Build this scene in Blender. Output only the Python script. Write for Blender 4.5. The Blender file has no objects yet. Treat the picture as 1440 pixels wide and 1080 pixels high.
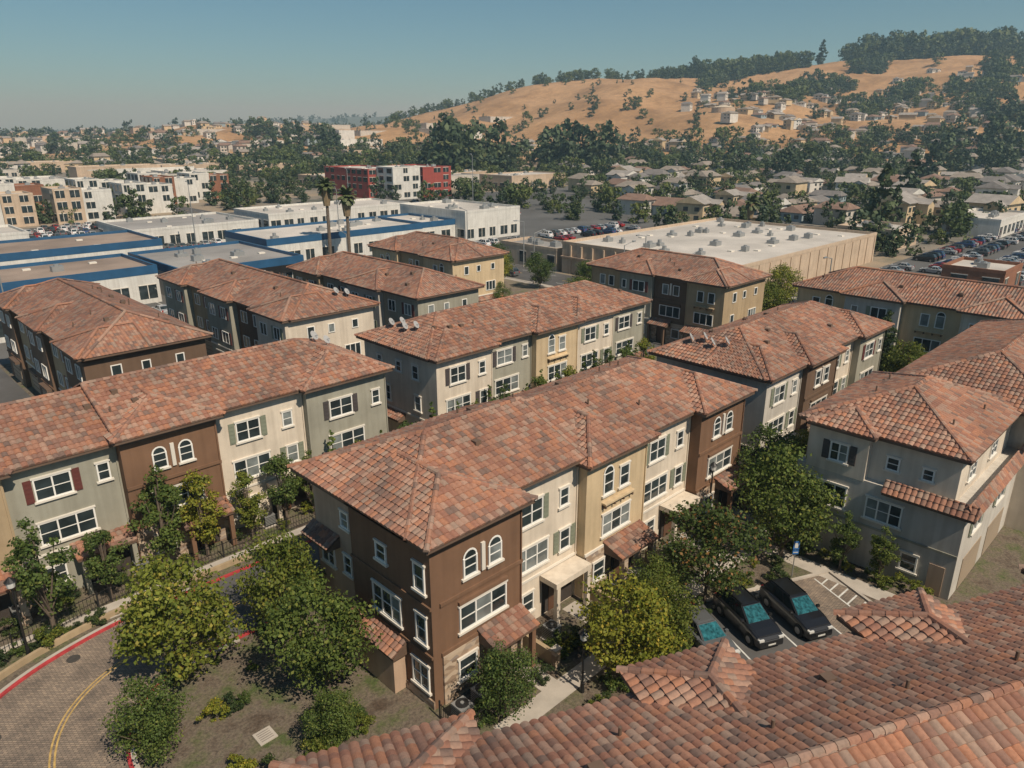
import bpy, bmesh, math, random
import numpy as np
from mathutils import Vector, Matrix
R = random.Random(7)
scene = bpy.context.scene
SA, CA = 0.702, 0.712
def PQ(X, Y):            # survey coords -> site grid coords
    return (CA*X+SA*Y, -SA*X+CA*Y)
def XYv(p, q):
    return (CA*p-SA*q, SA*p+CA*q)

# ---------------------------------------------------------------- materials
def new_mat(name):
    m = bpy.data.materials.new(name); m.use_nodes = True
    nt = m.node_tree; b = nt.nodes['Principled BSDF']
    return m, nt, b
def noise(nt, scale, detail=4, coord='Object', rough=0.55):
    tc = nt.nodes.new('ShaderNodeTexCoord'); n = nt.nodes.new('ShaderNodeTexNoise')
    n.inputs['Scale'].default_value = scale; n.inputs['Detail'].default_value = detail
    n.inputs['Roughness'].default_value = rough
    nt.links.new(tc.outputs[coord], n.inputs['Vector']); return n
def ramp(nt, fac, stops, interp='LINEAR'):
    r = nt.nodes.new('ShaderNodeValToRGB'); cr = r.color_ramp; cr.interpolation = interp
    while len(cr.elements) < len(stops): cr.elements.new(0.5)
    for e, (p, c) in zip(cr.elements, stops):
        e.position = p; e.color = (c[0], c[1], c[2], 1)
    nt.links.new(fac, r.inputs['Fac']); return r
def mix(nt, fac, a, b, mode='MIX'):
    m = nt.nodes.new('ShaderNodeMix'); m.data_type = 'RGBA'; m.blend_type = mode
    for s, v in ((m.inputs[0], fac), (m.inputs[6], a), (m.inputs[7], b)):
        if hasattr(v, 'links'): nt.links.new(v, s)
        elif isinstance(v, (int, float)): s.default_value = v
        else: s.default_value = (v[0], v[1], v[2], 1)
    return m.outputs[2]
def bump(nt, b, h, strength=0.4, dist=0.05):
    bp = nt.nodes.new('ShaderNodeBump'); bp.inputs['Strength'].default_value = strength
    bp.inputs['Distance'].default_value = dist
    nt.links.new(h, bp.inputs['Height']); nt.links.new(bp.outputs[0], b.inputs['Normal'])
def simple(name, col, rough=0.7, var=0.18, scale=0.5, bmp=0.0, bscale=20, metal=0.0):
    m, nt, b = new_mat(name)
    n = noise(nt, scale, 5)
    lo = [c*(1-var) for c in col]; hi = [min(1, c*(1+var)) for c in col]
    r = ramp(nt, n.outputs['Fac'], [(0.3, lo), (0.7, hi)])
    nt.links.new(r.outputs[0], b.inputs['Base Color'])
    b.inputs['Roughness'].default_value = rough; b.inputs['Metallic'].default_value = metal
    if bmp:
        n2 = noise(nt, bscale, 4); bump(nt, b, n2.outputs['Fac'], bmp, 0.02)
    return m
def stucco(name, col):
    m, nt, b = new_mat(name)
    n = noise(nt, 0.35, 6, rough=0.65)
    r = ramp(nt, n.outputs['Fac'], [(0.3, [c*0.80 for c in col]), (0.6, col), (0.75, [min(1, c*1.08) for c in col])])
    tc = nt.nodes.new('ShaderNodeTexCoord'); mp = nt.nodes.new('ShaderNodeMapping')
    mp.inputs['Scale'].default_value = (2.5, 2.5, 0.15)
    n3 = nt.nodes.new('ShaderNodeTexNoise'); n3.inputs['Scale'].default_value = 1.0; n3.inputs['Detail'].default_value = 3
    nt.links.new(tc.outputs['Object'], mp.inputs[0]); nt.links.new(mp.outputs[0], n3.inputs['Vector'])
    s = ramp(nt, n3.outputs['Fac'], [(0.35, (0.87, 0.86, 0.85)), (0.6, (1, 1, 1))])
    nt.links.new(mix(nt, 1.0, r.outputs[0], s.outputs[0], 'MULTIPLY'), b.inputs['Base Color'])
    b.inputs['Roughness'].default_value = 0.9
    n2 = noise(nt, 30, 3); bump(nt, b, n2.outputs['Fac'], 0.3, 0.01)
    return m
def tile_mat(name, withbump, stops):
    m, nt, b = new_mat(name)
    uv = nt.nodes.new('ShaderNodeUVMap')
    vm = nt.nodes.new('ShaderNodeVectorMath'); vm.operation = 'MULTIPLY'; vm.inputs[1].default_value = (1/0.33, 1/0.42, 0)
    nt.links.new(uv.outputs[0], vm.inputs[0])
    fl = nt.nodes.new('ShaderNodeVectorMath'); fl.operation = 'FLOOR'; nt.links.new(vm.outputs[0], fl.inputs[0])
    wn = nt.nodes.new('ShaderNodeTexWhiteNoise'); wn.noise_dimensions = '3D'; nt.links.new(fl.outputs[0], wn.inputs['Vector'])
    r = ramp(nt, wn.outputs['Value'], stops, 'CONSTANT')
    n = noise(nt, 0.22, 5); st = ramp(nt, n.outputs['Fac'], [(0.32, (0.70, 0.71, 0.72)), (0.62, (1.05, 1.03, 1.0))])
    c = mix(nt, 1.0, r.outputs[0], st.outputs[0], 'MULTIPLY')
    n4 = noise(nt, 9, 3); st2 = ramp(nt, n4.outputs['Fac'], [(0.35, (0.78, 0.79, 0.80)), (0.6, (1, 1, 1))])
    c = mix(nt, 0.8, c, st2.outputs[0], 'MULTIPLY')
    b.inputs['Roughness'].default_value = 0.85
    if withbump:
        sp = nt.nodes.new('ShaderNodeSeparateXYZ'); nt.links.new(vm.outputs[0], sp.inputs[0])
        def mth(op, a, v=None):
            x = nt.nodes.new('ShaderNodeMath'); x.operation = op
            nt.links.new(a, x.inputs[0])
            if v is not None:
                if hasattr(v, 'links'): nt.links.new(v, x.inputs[1])
                else: x.inputs[1].default_value = v
            return x.outputs[0]
        s = mth('ABSOLUTE', mth('SINE', mth('MULTIPLY', sp.outputs[0], math.pi)))
        fr = mth('MULTIPLY', mth('FRACT', sp.outputs[1]), -0.6)
        h = mth('ADD', s, fr); bump(nt, b, h, 1.0, 0.09)
    nt.links.new(c, b.inputs['Base Color'])
    return m
TS = [(0.0, (0.35, 0.18, 0.122)), (0.2, (0.295, 0.142, 0.098)), (0.38, (0.38, 0.235, 0.175)), (0.52, (0.25, 0.14, 0.105)),
      (0.66, (0.38, 0.178, 0.108)), (0.8, (0.32, 0.22, 0.17)), (0.92, (0.20, 0.13, 0.105))]
TILE = tile_mat('terracotta_tile', False, TS)
TILEB = tile_mat('terracotta_tile_far', True, TS)

C = {}
C['brown'] = stucco('stucco_brown', (0.20, 0.112, 0.066))
C['dbrown'] = stucco('stucco_dark_brown', (0.15, 0.095, 0.062))
C['white'] = stucco('stucco_offwhite', (0.68, 0.60, 0.495))
C['yellow'] = stucco('stucco_cream', (0.60, 0.47, 0.30))
C['gray'] = stucco('stucco_gray', (0.34, 0.33, 0.27))
C['lgray'] = stucco('stucco_light_gray', (0.54, 0.51, 0.46))
C['tan'] = stucco('stucco_tan', (0.42, 0.32, 0.20))
C['beige'] = stucco('stucco_beige', (0.50, 0.36, 0.26))
TRIM = simple('trim_white', (0.68, 0.64, 0.57), 0.6, 0.05)
FRAME = simple('window_frame', (0.80, 0.79, 0.75), 0.45, 0.04)
FASCIA = simple('fascia_brown', (0.13, 0.085, 0.06), 0.7, 0.15)
SHUTG = simple('shutter_sage', (0.20, 0.22, 0.165), 0.6, 0.1)
SHUTR = simple('shutter_maroon', (0.12, 0.035, 0.03), 0.6, 0.1)
SHUTD = simple('shutter_dark', (0.07, 0.06, 0.06), 0.6, 0.1)
DARK = simple('recess_shade_joints', (0.05, 0.04, 0.035), 0.8, 0.2)  # dark colour standing in for shade in porch recesses; also garage door joints
DOOR = simple('door_wood', (0.10, 0.05, 0.03), 0.5, 0.2)
GARAGE = simple('garage_door', (0.33, 0.26, 0.19), 0.6, 0.06)
METAL = simple('metal_gray', (0.35, 0.36, 0.36), 0.45, 0.1, metal=0.5)
DISH = simple('dish_gray', (0.36, 0.36, 0.36), 0.5, 0.1)
BLACK = simple('metal_black', (0.015, 0.015, 0.016), 0.4, 0.1)
def glassmat(name, col):
    m, nt, b = new_mat(name)
    n = noise(nt, 0.8, 2); r = ramp(nt, n.outputs['Fac'], [(0.35, [c*0.5 for c in col]), (0.65, col)])
    nt.links.new(r.outputs[0], b.inputs['Base Color'])
    b.inputs['Roughness'].default_value = 0.07
    b.inputs['Specular IOR Level'].default_value = 0.7
    return m
GLASS = glassmat('window_glass', (0.04, 0.055, 0.06))
BLIND = glassmat('window_blinds', (0.24, 0.27, 0.27))
def stone():
    m, nt, b = new_mat('stone_veneer')
    tc = nt.nodes.new('ShaderNodeTexCoord'); mp = nt.nodes.new('ShaderNodeMapping')
    mp.inputs['Scale'].default_value = (2.2, 2.2, 5.0); nt.links.new(tc.outputs['Object'], mp.inputs[0])
    v = nt.nodes.new('ShaderNodeTexVoronoi'); v.inputs['Scale'].default_value = 1.0; nt.links.new(mp.outputs[0], v.inputs['Vector'])
    sp = nt.nodes.new('ShaderNodeSeparateColor'); nt.links.new(v.outputs['Color'], sp.inputs[0])
    r = ramp(nt, sp.outputs[0], [(0, (0.18, 0.125, 0.09)), (0.35, (0.37, 0.27, 0.19)), (0.65, (0.50, 0.40, 0.30)), (1, (0.26, 0.21, 0.18))])
    nt.links.new(r.outputs[0], b.inputs['Base Color']); b.inputs['Roughness'].default_value = 0.9
    bump(nt, b, v.outputs['Distance'], -0.8, 0.06)
    return m
STONE = stone()
ASPH = simple('asphalt', (0.085, 0.083, 0.082), 0.9, 0.25, 0.25, 0.3, 40)
ASPH2 = simple('asphalt_lot', (0.10, 0.10, 0.098), 0.9, 0.3, 0.05)
CONC = simple('concrete', (0.42, 0.38, 0.33), 0.9, 0.16, 0.8, 0.2, 30)
CONCD = simple('concrete_dark', (0.24, 0.215, 0.19), 0.9, 0.2, 0.8)
REDC = simple('curb_red_paint', (0.40, 0.045, 0.05), 0.6, 0.25, 3)
YEL = simple('yellow_paint', (0.46, 0.31, 0.11), 0.7, 0.35, 3)
WPAINT = simple('white_paint', (0.60, 0.60, 0.57), 0.7, 0.15, 3)
def pavers():
    m, nt, b = new_mat('pavers')
    tc = nt.nodes.new('ShaderNodeTexCoord'); mp = nt.nodes.new('ShaderNodeMapping')
    mp.inputs['Rotation'].default_value = (0, 0, 0.78); nt.links.new(tc.outputs['Object'], mp.inputs[0])
    br = nt.nodes.new('ShaderNodeTexBrick'); br.inputs['Scale'].default_value = 2.2
    br.inputs['Color1'].default_value = (0.33, 0.26, 0.20, 1); br.inputs['Color2'].default_value = (0.20, 0.165, 0.135, 1)
    br.inputs['Mortar'].default_value = (0.075, 0.06, 0.05, 1); br.inputs['Mortar Size'].default_value = 0.026
    nt.links.new(mp.outputs[0], br.inputs['Vector'])
    n = noise(nt, 0.5, 6); st = ramp(nt, n.outputs['Fac'], [(0.35, (0.66, 0.66, 0.67)), (0.65, (1.1, 1.08, 1.05))])
    nt.links.new(mix(nt, 1, br.outputs[0], st.outputs[0], 'MULTIPLY'), b.inputs['Base Color'])
    b.inputs['Roughness'].default_value = 0.85; return m
PAVE = pavers()
def leafmat(name, tint, trans=0.25):
    m, nt, b = new_mat(name)
    at = nt.nodes.new('ShaderNodeAttribute'); at.attribute_name = 'Col'
    oi = nt.nodes.new('ShaderNodeObjectInfo')
    rr = ramp(nt, oi.outputs['Random'], [(0, (0.70, 0.75, 0.8)), (0.5, (1, 1, 1)), (1, (1.3, 1.15, 0.9))])
    c = mix(nt, 1, at.outputs['Color'], tint, 'MULTIPLY'); c = mix(nt, 1, c, rr.outputs[0], 'MULTIPLY')
    nt.links.new(c, b.inputs['Base Color']); b.inputs['Roughness'].default_value = 0.6
    b.inputs['Specular IOR Level'].default_value = 0.25
    if trans:
        t = nt.nodes.new('ShaderNodeBsdfTranslucent'); nt.links.new(c, t.inputs[0])
        ms = nt.nodes.new('ShaderNodeMixShader'); ms.inputs[0].default_value = trans
        out = nt.nodes['Material Output']
        nt.links.new(b.outputs[0], ms.inputs[1]); nt.links.new(t.outputs[0], ms.inputs[2]); nt.links.new(ms.outputs[0], out.inputs[0])
    return m
BARK = simple('bark', (0.13, 0.10, 0.075), 0.9, 0.3, 3)

# ---------------------------------------------------------------- mesh builder
class MB:
    def __init__(s): s.v=[]; s.f=[]; s.m=[]; s.uv=[]; s.mats=[]
    def mi(s, mat):
        if mat not in s.mats: s.mats.append(mat)
        return s.mats.index(mat)
    def face(s, pts, mat, uv=None):
        n=len(s.v); s.v.extend([tuple(p) for p in pts]); s.f.append(tuple(range(n,n+len(pts)))); s.m.append(s.mi(mat))
        s.uv.append(uv if uv is not None else [(0,0)]*len(pts))
    def hexa(s, c, mat):
        n=len(s.v); s.v.extend([tuple(p) for p in c]); k=s.mi(mat)
        for f in ((0,3,2,1),(4,5,6,7),(0,1,5,4),(1,2,6,5),(2,3,7,6),(3,0,4,7)):
            s.f.append(tuple(n+i for i in f)); s.m.append(k); s.uv.append([(0,0)]*4)
    def box(s, x0,x1,y0,y1,z0,z1,mat):
        s.hexa([(x0,y0,z0),(x1,y0,z0),(x1,y1,z0),(x0,y1,z0),(x0,y0,z1),(x1,y0,z1),(x1,y1,z1),(x0,y1,z1)],mat)
    def obox(s, fr, a0,a1,d0,d1,z0,z1,mat):
        O,T,N=fr
        def P(a,d,z): return (O[0]+T[0]*a+N[0]*d, O[1]+T[1]*a+N[1]*d, z)
        s.hexa([P(a0,d0,z0),P(a1,d0,z0),P(a1,d1,z0),P(a0,d1,z0),P(a0,d0,z1),P(a1,d0,z1),P(a1,d1,z1),P(a0,d1,z1)],mat)
    def cyl(s, p0, p1, r0, r1, n, mat, cap=True):
        p0=Vector(p0); p1=Vector(p1); d=(p1-p0).normalized()
        u=d.orthogonal().normalized(); w=d.cross(u)
        b=len(s.v); k=s.mi(mat)
        for p,r in ((p0,r0),(p1,r1)):
            for i in range(n):
                a=2*math.pi*i/n; s.v.append(tuple(p+u*math.cos(a)*r+w*math.sin(a)*r))
        for i in range(n):
            j=(i+1)%n; s.f.append((b+i,b+j,b+n+j,b+n+i)); s.m.append(k); s.uv.append([(0,0)]*4)
        if cap:
            s.f.append(tuple(b+n+i for i in range(n))); s.m.append(k); s.uv.append([(0,0)]*n)
            s.f.append(tuple(b+n-1-i for i in range(n))); s.m.append(k); s.uv.append([(0,0)]*n)
    def obj(s, name, parent=None, smooth=False, uv=False, loc=None):
        me=bpy.data.meshes.new(name); me.from_pydata(s.v,[],s.f)
        for m in s.mats: me.materials.append(m)
        me.polygons.foreach_set('material_index', s.m)
        if uv:
            l=me.uv_layers.new(name='UVMap'); arr=np.array([c for f in s.uv for t in f for c in t],dtype=np.float32)
            l.data.foreach_set('uv',arr)
        me.update()
        o=bpy.data.objects.new(name,me); scene.collection.objects.link(o)
        if parent: o.parent=parent
        if loc: o.location=loc
        return o
def empty(name, loc=(0,0,0)):
    e=bpy.data.objects.new(name,None); e.empty_display_size=0.5; e.location=loc; scene.collection.objects.link(e); return e

# ---------------------------------------------------------------- roof tiles
TW, TL = 0.33, 0.42
def clip_poly(poly, planes):
    for (nx,ny,c) in planes:
        out=[]; n=len(poly)
        for i in range(n):
            a=poly[i]; b=poly[(i+1)%n]; da=nx*a[0]+ny*a[1]-c; db=nx*b[0]+ny*b[1]-c
            if da>=0: out.append(a)
            if (da>=0)!=(db>=0):
                t=da/(da-db); out.append(tuple(a[k]+(b[k]-a[k])*t for k in range(3)))
        poly=out
        if len(poly)<3: return None
    return poly
def tile_face(mb, pts, geo=4):
    A=Vector(pts[0]); B=Vector(pts[1]); e=(B-A).normalized()
    nrm=None
    for k in range(2,len(pts)):
        c=e.cross(Vector(pts[k])-A)
        if c.length>1e-3: nrm=c.normalized(); break
    if nrm.z<0: nrm=-nrm
    Cn=sum((Vector(p) for p in pts),Vector())/len(pts)
    s=nrm.cross(e).normalized()
    if (Cn-A).dot(s)<0: s=-s
    P2=[((Vector(p)-A).dot(e),(Vector(p)-A).dot(s)) for p in pts]
    ou=R.randint(0,400)*TW; ov=R.randint(0,400)*TL
    if not geo:
        mb.face(pts,TILEB,[(u+ou,v+ov) for u,v in P2]); return
    cx=sum(p[0] for p in P2)/len(P2); cy=sum(p[1] for p in P2)/len(P2)
    planes=[]
    for i in range(1,len(P2)):
        a=P2[i]; b=P2[(i+1)%len(P2)]
        nx,ny=-(b[1]-a[1]),(b[0]-a[0]); l=math.hypot(nx,ny)
        if l<1e-5: continue
        nx/=l; ny/=l; c=nx*a[0]+ny*a[1]
        if nx*cx+ny*cy-c<0: nx,ny,c=-nx,-ny,-c
        planes.append((nx,ny,c))
    u0=math.floor(min(p[0] for p in P2)/TW); u1=math.ceil(max(p[0] for p in P2)/TW)
    nv=math.ceil(max(p[1] for p in P2)/TL)
    seg=geo; us=[];ls=[]
    for c in range(u0,u1):
        for k in range(seg):
            us.append((c+k/seg)*TW); ls.append(math.sin(math.pi*k/seg)**0.8*0.075 if k else 0.0)
    us.append(u1*TW); ls.append(0.0)
    us=np.array(us); ls=np.array(ls); n=len(us)-1
    Q=[]
    for r in range(nv):
        v0=r*TL; v1=(r+1)*TL
        jit=np.repeat([R.uniform(-0.010,0.016) for _ in range((n//seg)+1)],seg)[:n]
        q=np.zeros((n,4,3)); lo=0.045
        q[:,0]=np.stack([us[:-1],np.full(n,v0),ls[:-1]+lo+jit],1); q[:,1]=np.stack([us[1:],np.full(n,v0),ls[1:]+lo+jit],1)
        q[:,2]=np.stack([us[1:],np.full(n,v1),ls[1:]],1); q[:,3]=np.stack([us[:-1],np.full(n,v1),ls[:-1]],1)
        Q.append(q)
        q=np.zeros((n,4,3)); base=0.0 if r else -0.06
        vv=v0+0.0005
        q[:,0]=np.stack([us[:-1],np.full(n,vv),(ls[:-1] if r else ls[:-1]*0)+base],1); q[:,1]=np.stack([us[1:],np.full(n,vv),(ls[1:] if r else ls[1:]*0)+base],1)
        q[:,2]=np.stack([us[1:],np.full(n,vv),ls[1:]+lo+jit],1); q[:,3]=np.stack([us[:-1],np.full(n,vv),ls[:-1]+lo+jit],1)
        Q.append(q)
    Q=np.concatenate(Q)
    ins=np.ones(Q.shape[:2],bool); outall=np.zeros(len(Q),bool)
    for (nx,ny,c) in planes:
        d=Q[:,:,0]*nx+Q[:,:,1]*ny-c
        ins&=(d>=-1e-6); outall|=(d<=1e-6).all(1)
    full=ins.all(1); strad=(~full)&(~outall)
    A3=np.array(A);e3=np.array(e);s3=np.array(s);n3=np.array(nrm)
    F=Q[full]; W=A3+F[:,:,0:1]*e3+F[:,:,1:2]*s3+F[:,:,2:3]*n3
    b=len(mb.v); k=mb.mi(TILE); W=W.reshape(-1,3)
    mb.v.extend(map(tuple,W.tolist()))
    m=len(F); mb.f.extend([(b+4*i,b+4*i+1,b+4*i+2,b+4*i+3) for i in range(m)]); mb.m.extend([k]*m)
    cen=F[:,:,:2].mean(1,keepdims=True); uvs=cen+(F[:,:,:2]-cen)*0.98+np.array([ou,ov])
    mb.uv.extend(uvs.tolist())
    for q in Q[strad]:
        p=clip_poly([tuple(x) for x in q],planes)
        if p:
            cu=sum(x[0] for x in p)/len(p); cv=sum(x[1] for x in p)/len(p)
            mb.face([A+e*x[0]+s*x[1]+nrm*x[2] for x in p],TILE,[(cu+(x[0]-cu)*.9+ou,cv+(x[1]-cv)*.9+ov) for x in p])
def cap(mb, A, B, geo=True):
    A=Vector(A);B=Vector(B);d=B-A;L=d.length
    if L<0.3: return
    d/=L; side=d.cross(Vector((0,0,1))).normalized(); up=side.cross(d)
    n=max(1,int(L/0.42)) if geo else max(1,int(L/1.3)); mt=TILE if geo else TILEB
    ou=R.randint(0,900)*TW
    for i in range(n):
        p0=A+d*(L*i/n-0.02); p1=A+d*(L*(i+1)/n+0.02); r0=0.17;r1=0.14
        pr=[]
        for p,r in ((p0,r0),(p1,r1)):
            pr.append([p+side*r*math.cos(t)+up*(r*math.sin(t)*0.9+0.03) for t in (0,math.pi/4,math.pi/2,3*math.pi/4,math.pi)])
        uv=(ou+i*TW+0.1,0.2)
        for k in range(4):
            mb.face([pr[0][k],pr[0][k+1],pr[1][k+1],pr[1][k]],mt,[uv]*4)
        mb.face(pr[0],mt,[uv]*5)
PITCH=0.40
def hip(mb, wmb, M, s0,s1,d0,d1,z,h0=True,h1=True,geo=4,pitch=PITCH,along='s',wallmat=None,eps=0.0):
    if along=='s': F=lambda a,b,zz:M(a,b,zz)
    else:
        F=lambda a,b,zz:M(b,a,zz); s0,s1,d0,d1=d0,d1,s0,s1
    hw=(d1-d0)/2; dm=(d0+d1)/2; zr=z+hw*pitch
    r0=s0+(min(hw,(s1-s0)/2) if h0 else 0); r1=s1-(min(hw,(s1-s0)/2) if h1 else 0)
    if r1<r0: r1=r0
    a,b,c,d=F(s0,d0,z),F(s1,d0,z),F(s1,d1,z),F(s0,d1,z); e,f=F(r0,dm,zr),F(r1,dm,zr)
    tile_face(mb,[a,b,f,e],geo); tile_face(mb,[c,d,e,f],geo)
    if h0: tile_face(mb,[d,a,e],geo); cap(mb,a,e,geo); cap(mb,d,e,geo)
    elif wallmat: wmb.face([F(s0+.3,d0,z-.02),F(s0+.3,d1,z-.02),F(s0+.3,dm,zr-.03)],wallmat)
    if h1: tile_face(mb,[b,c,f],geo); cap(mb,b,f,geo); cap(mb,c,f,geo)
    elif wallmat: wmb.face([F(s1-.3,d0,z-.02),F(s1-.3,d1,z-.02),F(s1-.3,dm,zr-.03)],wallmat)
    if not h0: cap(mb,a,e,geo); cap(mb,d,e,geo)
    if not h1: cap(mb,b,f,geo); cap(mb,c,f,geo)
    if r1-r0>0.3: cap(mb,e,f,geo)
    i=0.06
    c4=[F(s0+i,d0+i,z-.24+eps),F(s1-i,d0+i,z-.24+eps),F(s1-i,d1-i,z-.24+eps),F(s0+i,d1-i,z-.24+eps),
        F(s0+i,d0+i,z-.03-eps),F(s1-i,d0+i,z-.03-eps),F(s1-i,d1-i,z-.03-eps),F(s0+i,d1-i,z-.03-eps)]
    wmb.hexa(c4,FASCIA)
def awning(mb, tmb, fr, a0,a1,d,z,drop=0.5,geo=4):
    O,T,N=fr
    P=lambda a,dd,zz:(O[0]+T[0]*a+N[0]*dd,O[1]+T[1]*a+N[1]*dd,zz)
    tile_face(mb,[P(a0,d,z),P(a1,d,z),P(a1,0.0,z+drop),P(a0,0.0,z+drop)],geo)
    tmb.obox(fr,a0+.04,a1-.04,0.0,d-.05,z-.18,z-.04,FASCIA)
    for a in (a0+.04,a1-.1): 
        tmb.hexa([P(a,.0,z-.03),P(a+.06,.0,z-.03),P(a+.06,d-.1,z-.03),P(a,d-.1,z-.03),P(a,.0,z+drop-.03),P(a+.06,.0,z+drop-.03),P(a+.06,d-.1,z+.0),P(a,d-.1,z+.0)],FASCIA)

# ---------------------------------------------------------------- facades
def window(W, fr, a, z, w, h, cols=2, shut=None, arch=False, det=True, base=0.0):
    w*=1.12
    a0=a-w/2; a1=a+w/2; b=base
    t=.075
    for i in range(cols):
        g=BLIND if R.random()<0.22 else GLASS
        c0=a0+.03+(w-.06)*i/cols; c1=a0+.03+(w-.06)*(i+1)/cols
        W.obox(fr,c0,c1,b,b+.02,z+.03,z+h-.03,g)
    W.obox(fr,a0-.02,a0+t,b,b+.09,z,z+h,FRAME); W.obox(fr,a1-t,a1+.02,b,b+.09,z,z+h,FRAME)
    W.obox(fr,a0+t,a1-t,b,b+.085,z+h-t,z+h,FRAME); W.obox(fr,a0+t,a1-t,b,b+.085,z,z+t,FRAME)
    for i in range(1,cols):
        c=a0+w*i/cols; W.obox(fr,c-.045,c+.045,b,b+.075,z+t,z+h-t,FRAME)
    if det:
        W.obox(fr,a0+t,a1-t,b,b+.055,z+h*0.5-.02,z+h*0.5+.02,FRAME)
        W.obox(fr,a0-.14,a1+.14,b,b+.15,z-.13,z-.005,TRIM)
        if not arch: W.obox(fr,a0-.10,a1+.10,b,b+.11,z+h+.004,z+h+.11,TRIM)
    if arch:
        O,T,N=fr
        n=8; g=GLASS
        for (r,dd,mt) in ((w/2+.02,b+.06,FRAME),(w/2-.08,b+.08,g)):
            pts=[]
            for i in range(n+1):
                th=math.pi*i/n; aa=a+r*math.cos(th); zz=z+h+r*math.sin(th)-.001
                pts.append((O[0]+T[0]*aa+N[0]*dd,O[1]+T[1]*aa+N[1]*dd,zz))
            W.face(pts,mt)
    if shut:
        for sg in (-1,1):
            c=a+sg*(w/2+.30)
            W.obox(fr,c-.22,c+.22,b,b+.06,z-.02,z+h+.02,shut)
            if det:
                for k in range(5):
                    zz=z+h*(k+.5)/5; W.obox(fr,c-.16,c+.16,b+.06,b+.075,zz-.07,zz+.05,shut)
COLMAP={'A':'brown','B':'white','C':'yellow','D':'gray','E':'lgray','F':'tan','G':'dbrown'}
def unit_front(P, fr, w, st, geo, zt):
    W=P['win']; T=P['trim']; Rf=P['roof']; D=P['door']; det=geo>0
    col=C[COLMAP[st]]; m=w/2
    if st in 'AG':
        for k in (-.85,.85):
            if st=='A': window(W,fr,m+k,6.85,.8,1.1,1,arch=True,det=det)
            else: window(W,fr,m+k,6.8,.85,1.4,1,det=det)
        T.obox(fr,m-.12,m+.12,0,.12,6.8,8.4,TRIM)
        window(W,fr,m,3.8,2.9,1.5,3,det=det)
        T.obox(fr,.0,w,0,.10,3.02,3.22,col); T.obox(fr,.0,w,0,.10,5.95,6.15,col); T.obox(fr,m-1.7,m+1.7,0,.16,5.48,5.66,col)
        T.obox(fr,.05,w*.55,0,.12,.02,3.0,STONE); T.obox(fr,w-.9,w-.02,0,.12,.02,3.0,STONE)
        D.obox(fr,w*.60,w-.9,0,.05,.1,2.35,DARK); D.obox(fr,w*.64,w*.64+.95,.05,.09,.1,2.2,DOOR)
        window(W,fr,w*.28,1.0,1.1,1.3,1,det=det,base=.125)
        awning(Rf,T,fr,w*.42,w-.1,1.5,2.75,.6,geo)
        for a in (w*.48,w-.5): T.obox(fr,a,a+.28,1.05,1.33,.02,2.55,col)
    elif st in 'BE':
        sh=SHUTG if R.random()<.7 else SHUTD
        window(W,fr,w*.36,6.7,1.6,1.5,2,shut=sh,det=det); window(W,fr,w*.8,6.85,.7,1.2,1,shut=None,det=det)
        window(W,fr,w*.36,3.75,2.5,1.55,3,shut=None,det=det); window(W,fr,w*.82,3.85,.8,1.4,1,shut=sh,det=det)
        T.obox(fr,.0,w,0,.07,3.0,3.16,TRIM)
        D.obox(fr,w*.52,w-.35,0,.05,.1,2.5,DARK); D.obox(fr,w*.6,w*.6+.95,.05,.09,.1,2.2,DOOR)
        window(W,fr,w*.25,.9,1.6,1.3,2,det=det)
        T.obox(fr,w*.48,w-.1,.06,1.4,2.6,2.95,col)
        for a in (w*.5,w-.4): T.obox(fr,a,a+.28,1.08,1.36,.02,2.6,col)
    elif st in 'CF':
        for k in (-.95,.65): window(W,fr,m+k,6.7,.85,1.45,1,shut=None,det=det,arch=(st=='C' and k<0))
        window(W,fr,m,3.8,2.5,1.5,3,det=det)
        T.obox(fr,m-1.5,m+1.5,0,.35,6.1,6.22,col)
        for k in range(4): T.obox(fr,m-1.4+k*.9,m-1.28+k*.9,0,.28,5.85,6.09,FASCIA)
        T.obox(fr,.04,w*.42,0,.12,.02,3.0,STONE); T.obox(fr,w-.9,w-.04,0,.12,.02,3.0,STONE)
        T.obox(fr,.0,w,0,.09,3.02,3.2,TRIM)
        D.obox(fr,w*.46,w-1.0,0,.05,.1,2.4,DARK); D.obox(fr,w*.5,w*.5+.95,.05,.09,.1,2.2,DOOR)
        window(W,fr,w*.21,1.0,1.0,1.3,1,det=det,base=.125)
        awning(Rf,T,fr,w*.3,w-.3,1.6,2.75,.6,geo)
        for a in (w*.36,w-.8): T.obox(fr,a,a+.4,1.1,1.5,.02,2.55,STONE)
    elif st=='D':
        sh=SHUTR if R.random()<.5 else SHUTD
        window(W,fr,w*.4,6.7,1.8,1.45,2,shut=sh,det=det); window(W,fr,w*.85,6.85,.65,1.2,1,det=det)
        window(W,fr,w*.45,3.75,2.8,1.5,3,det=det)
        T.obox(fr,.0,w,0,.08,3.0,3.18,TRIM)
        D.obox(fr,w*.5,w-.35,0,.05,.1,2.4,DARK); window(W,fr,w*.25,.9,1.2,1.3,2,det=det)
        awning(Rf,T,fr,w*.42,w-.1,1.4,2.7,.55,geo)
        for a in (w*.46,w-.45): T.obox(fr,a,a+.28,1.0,1.28,.02,2.5,col)
    T.obox(fr,w-.14,w-.06,.0,.09,.05,zt-.3,col)
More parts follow.
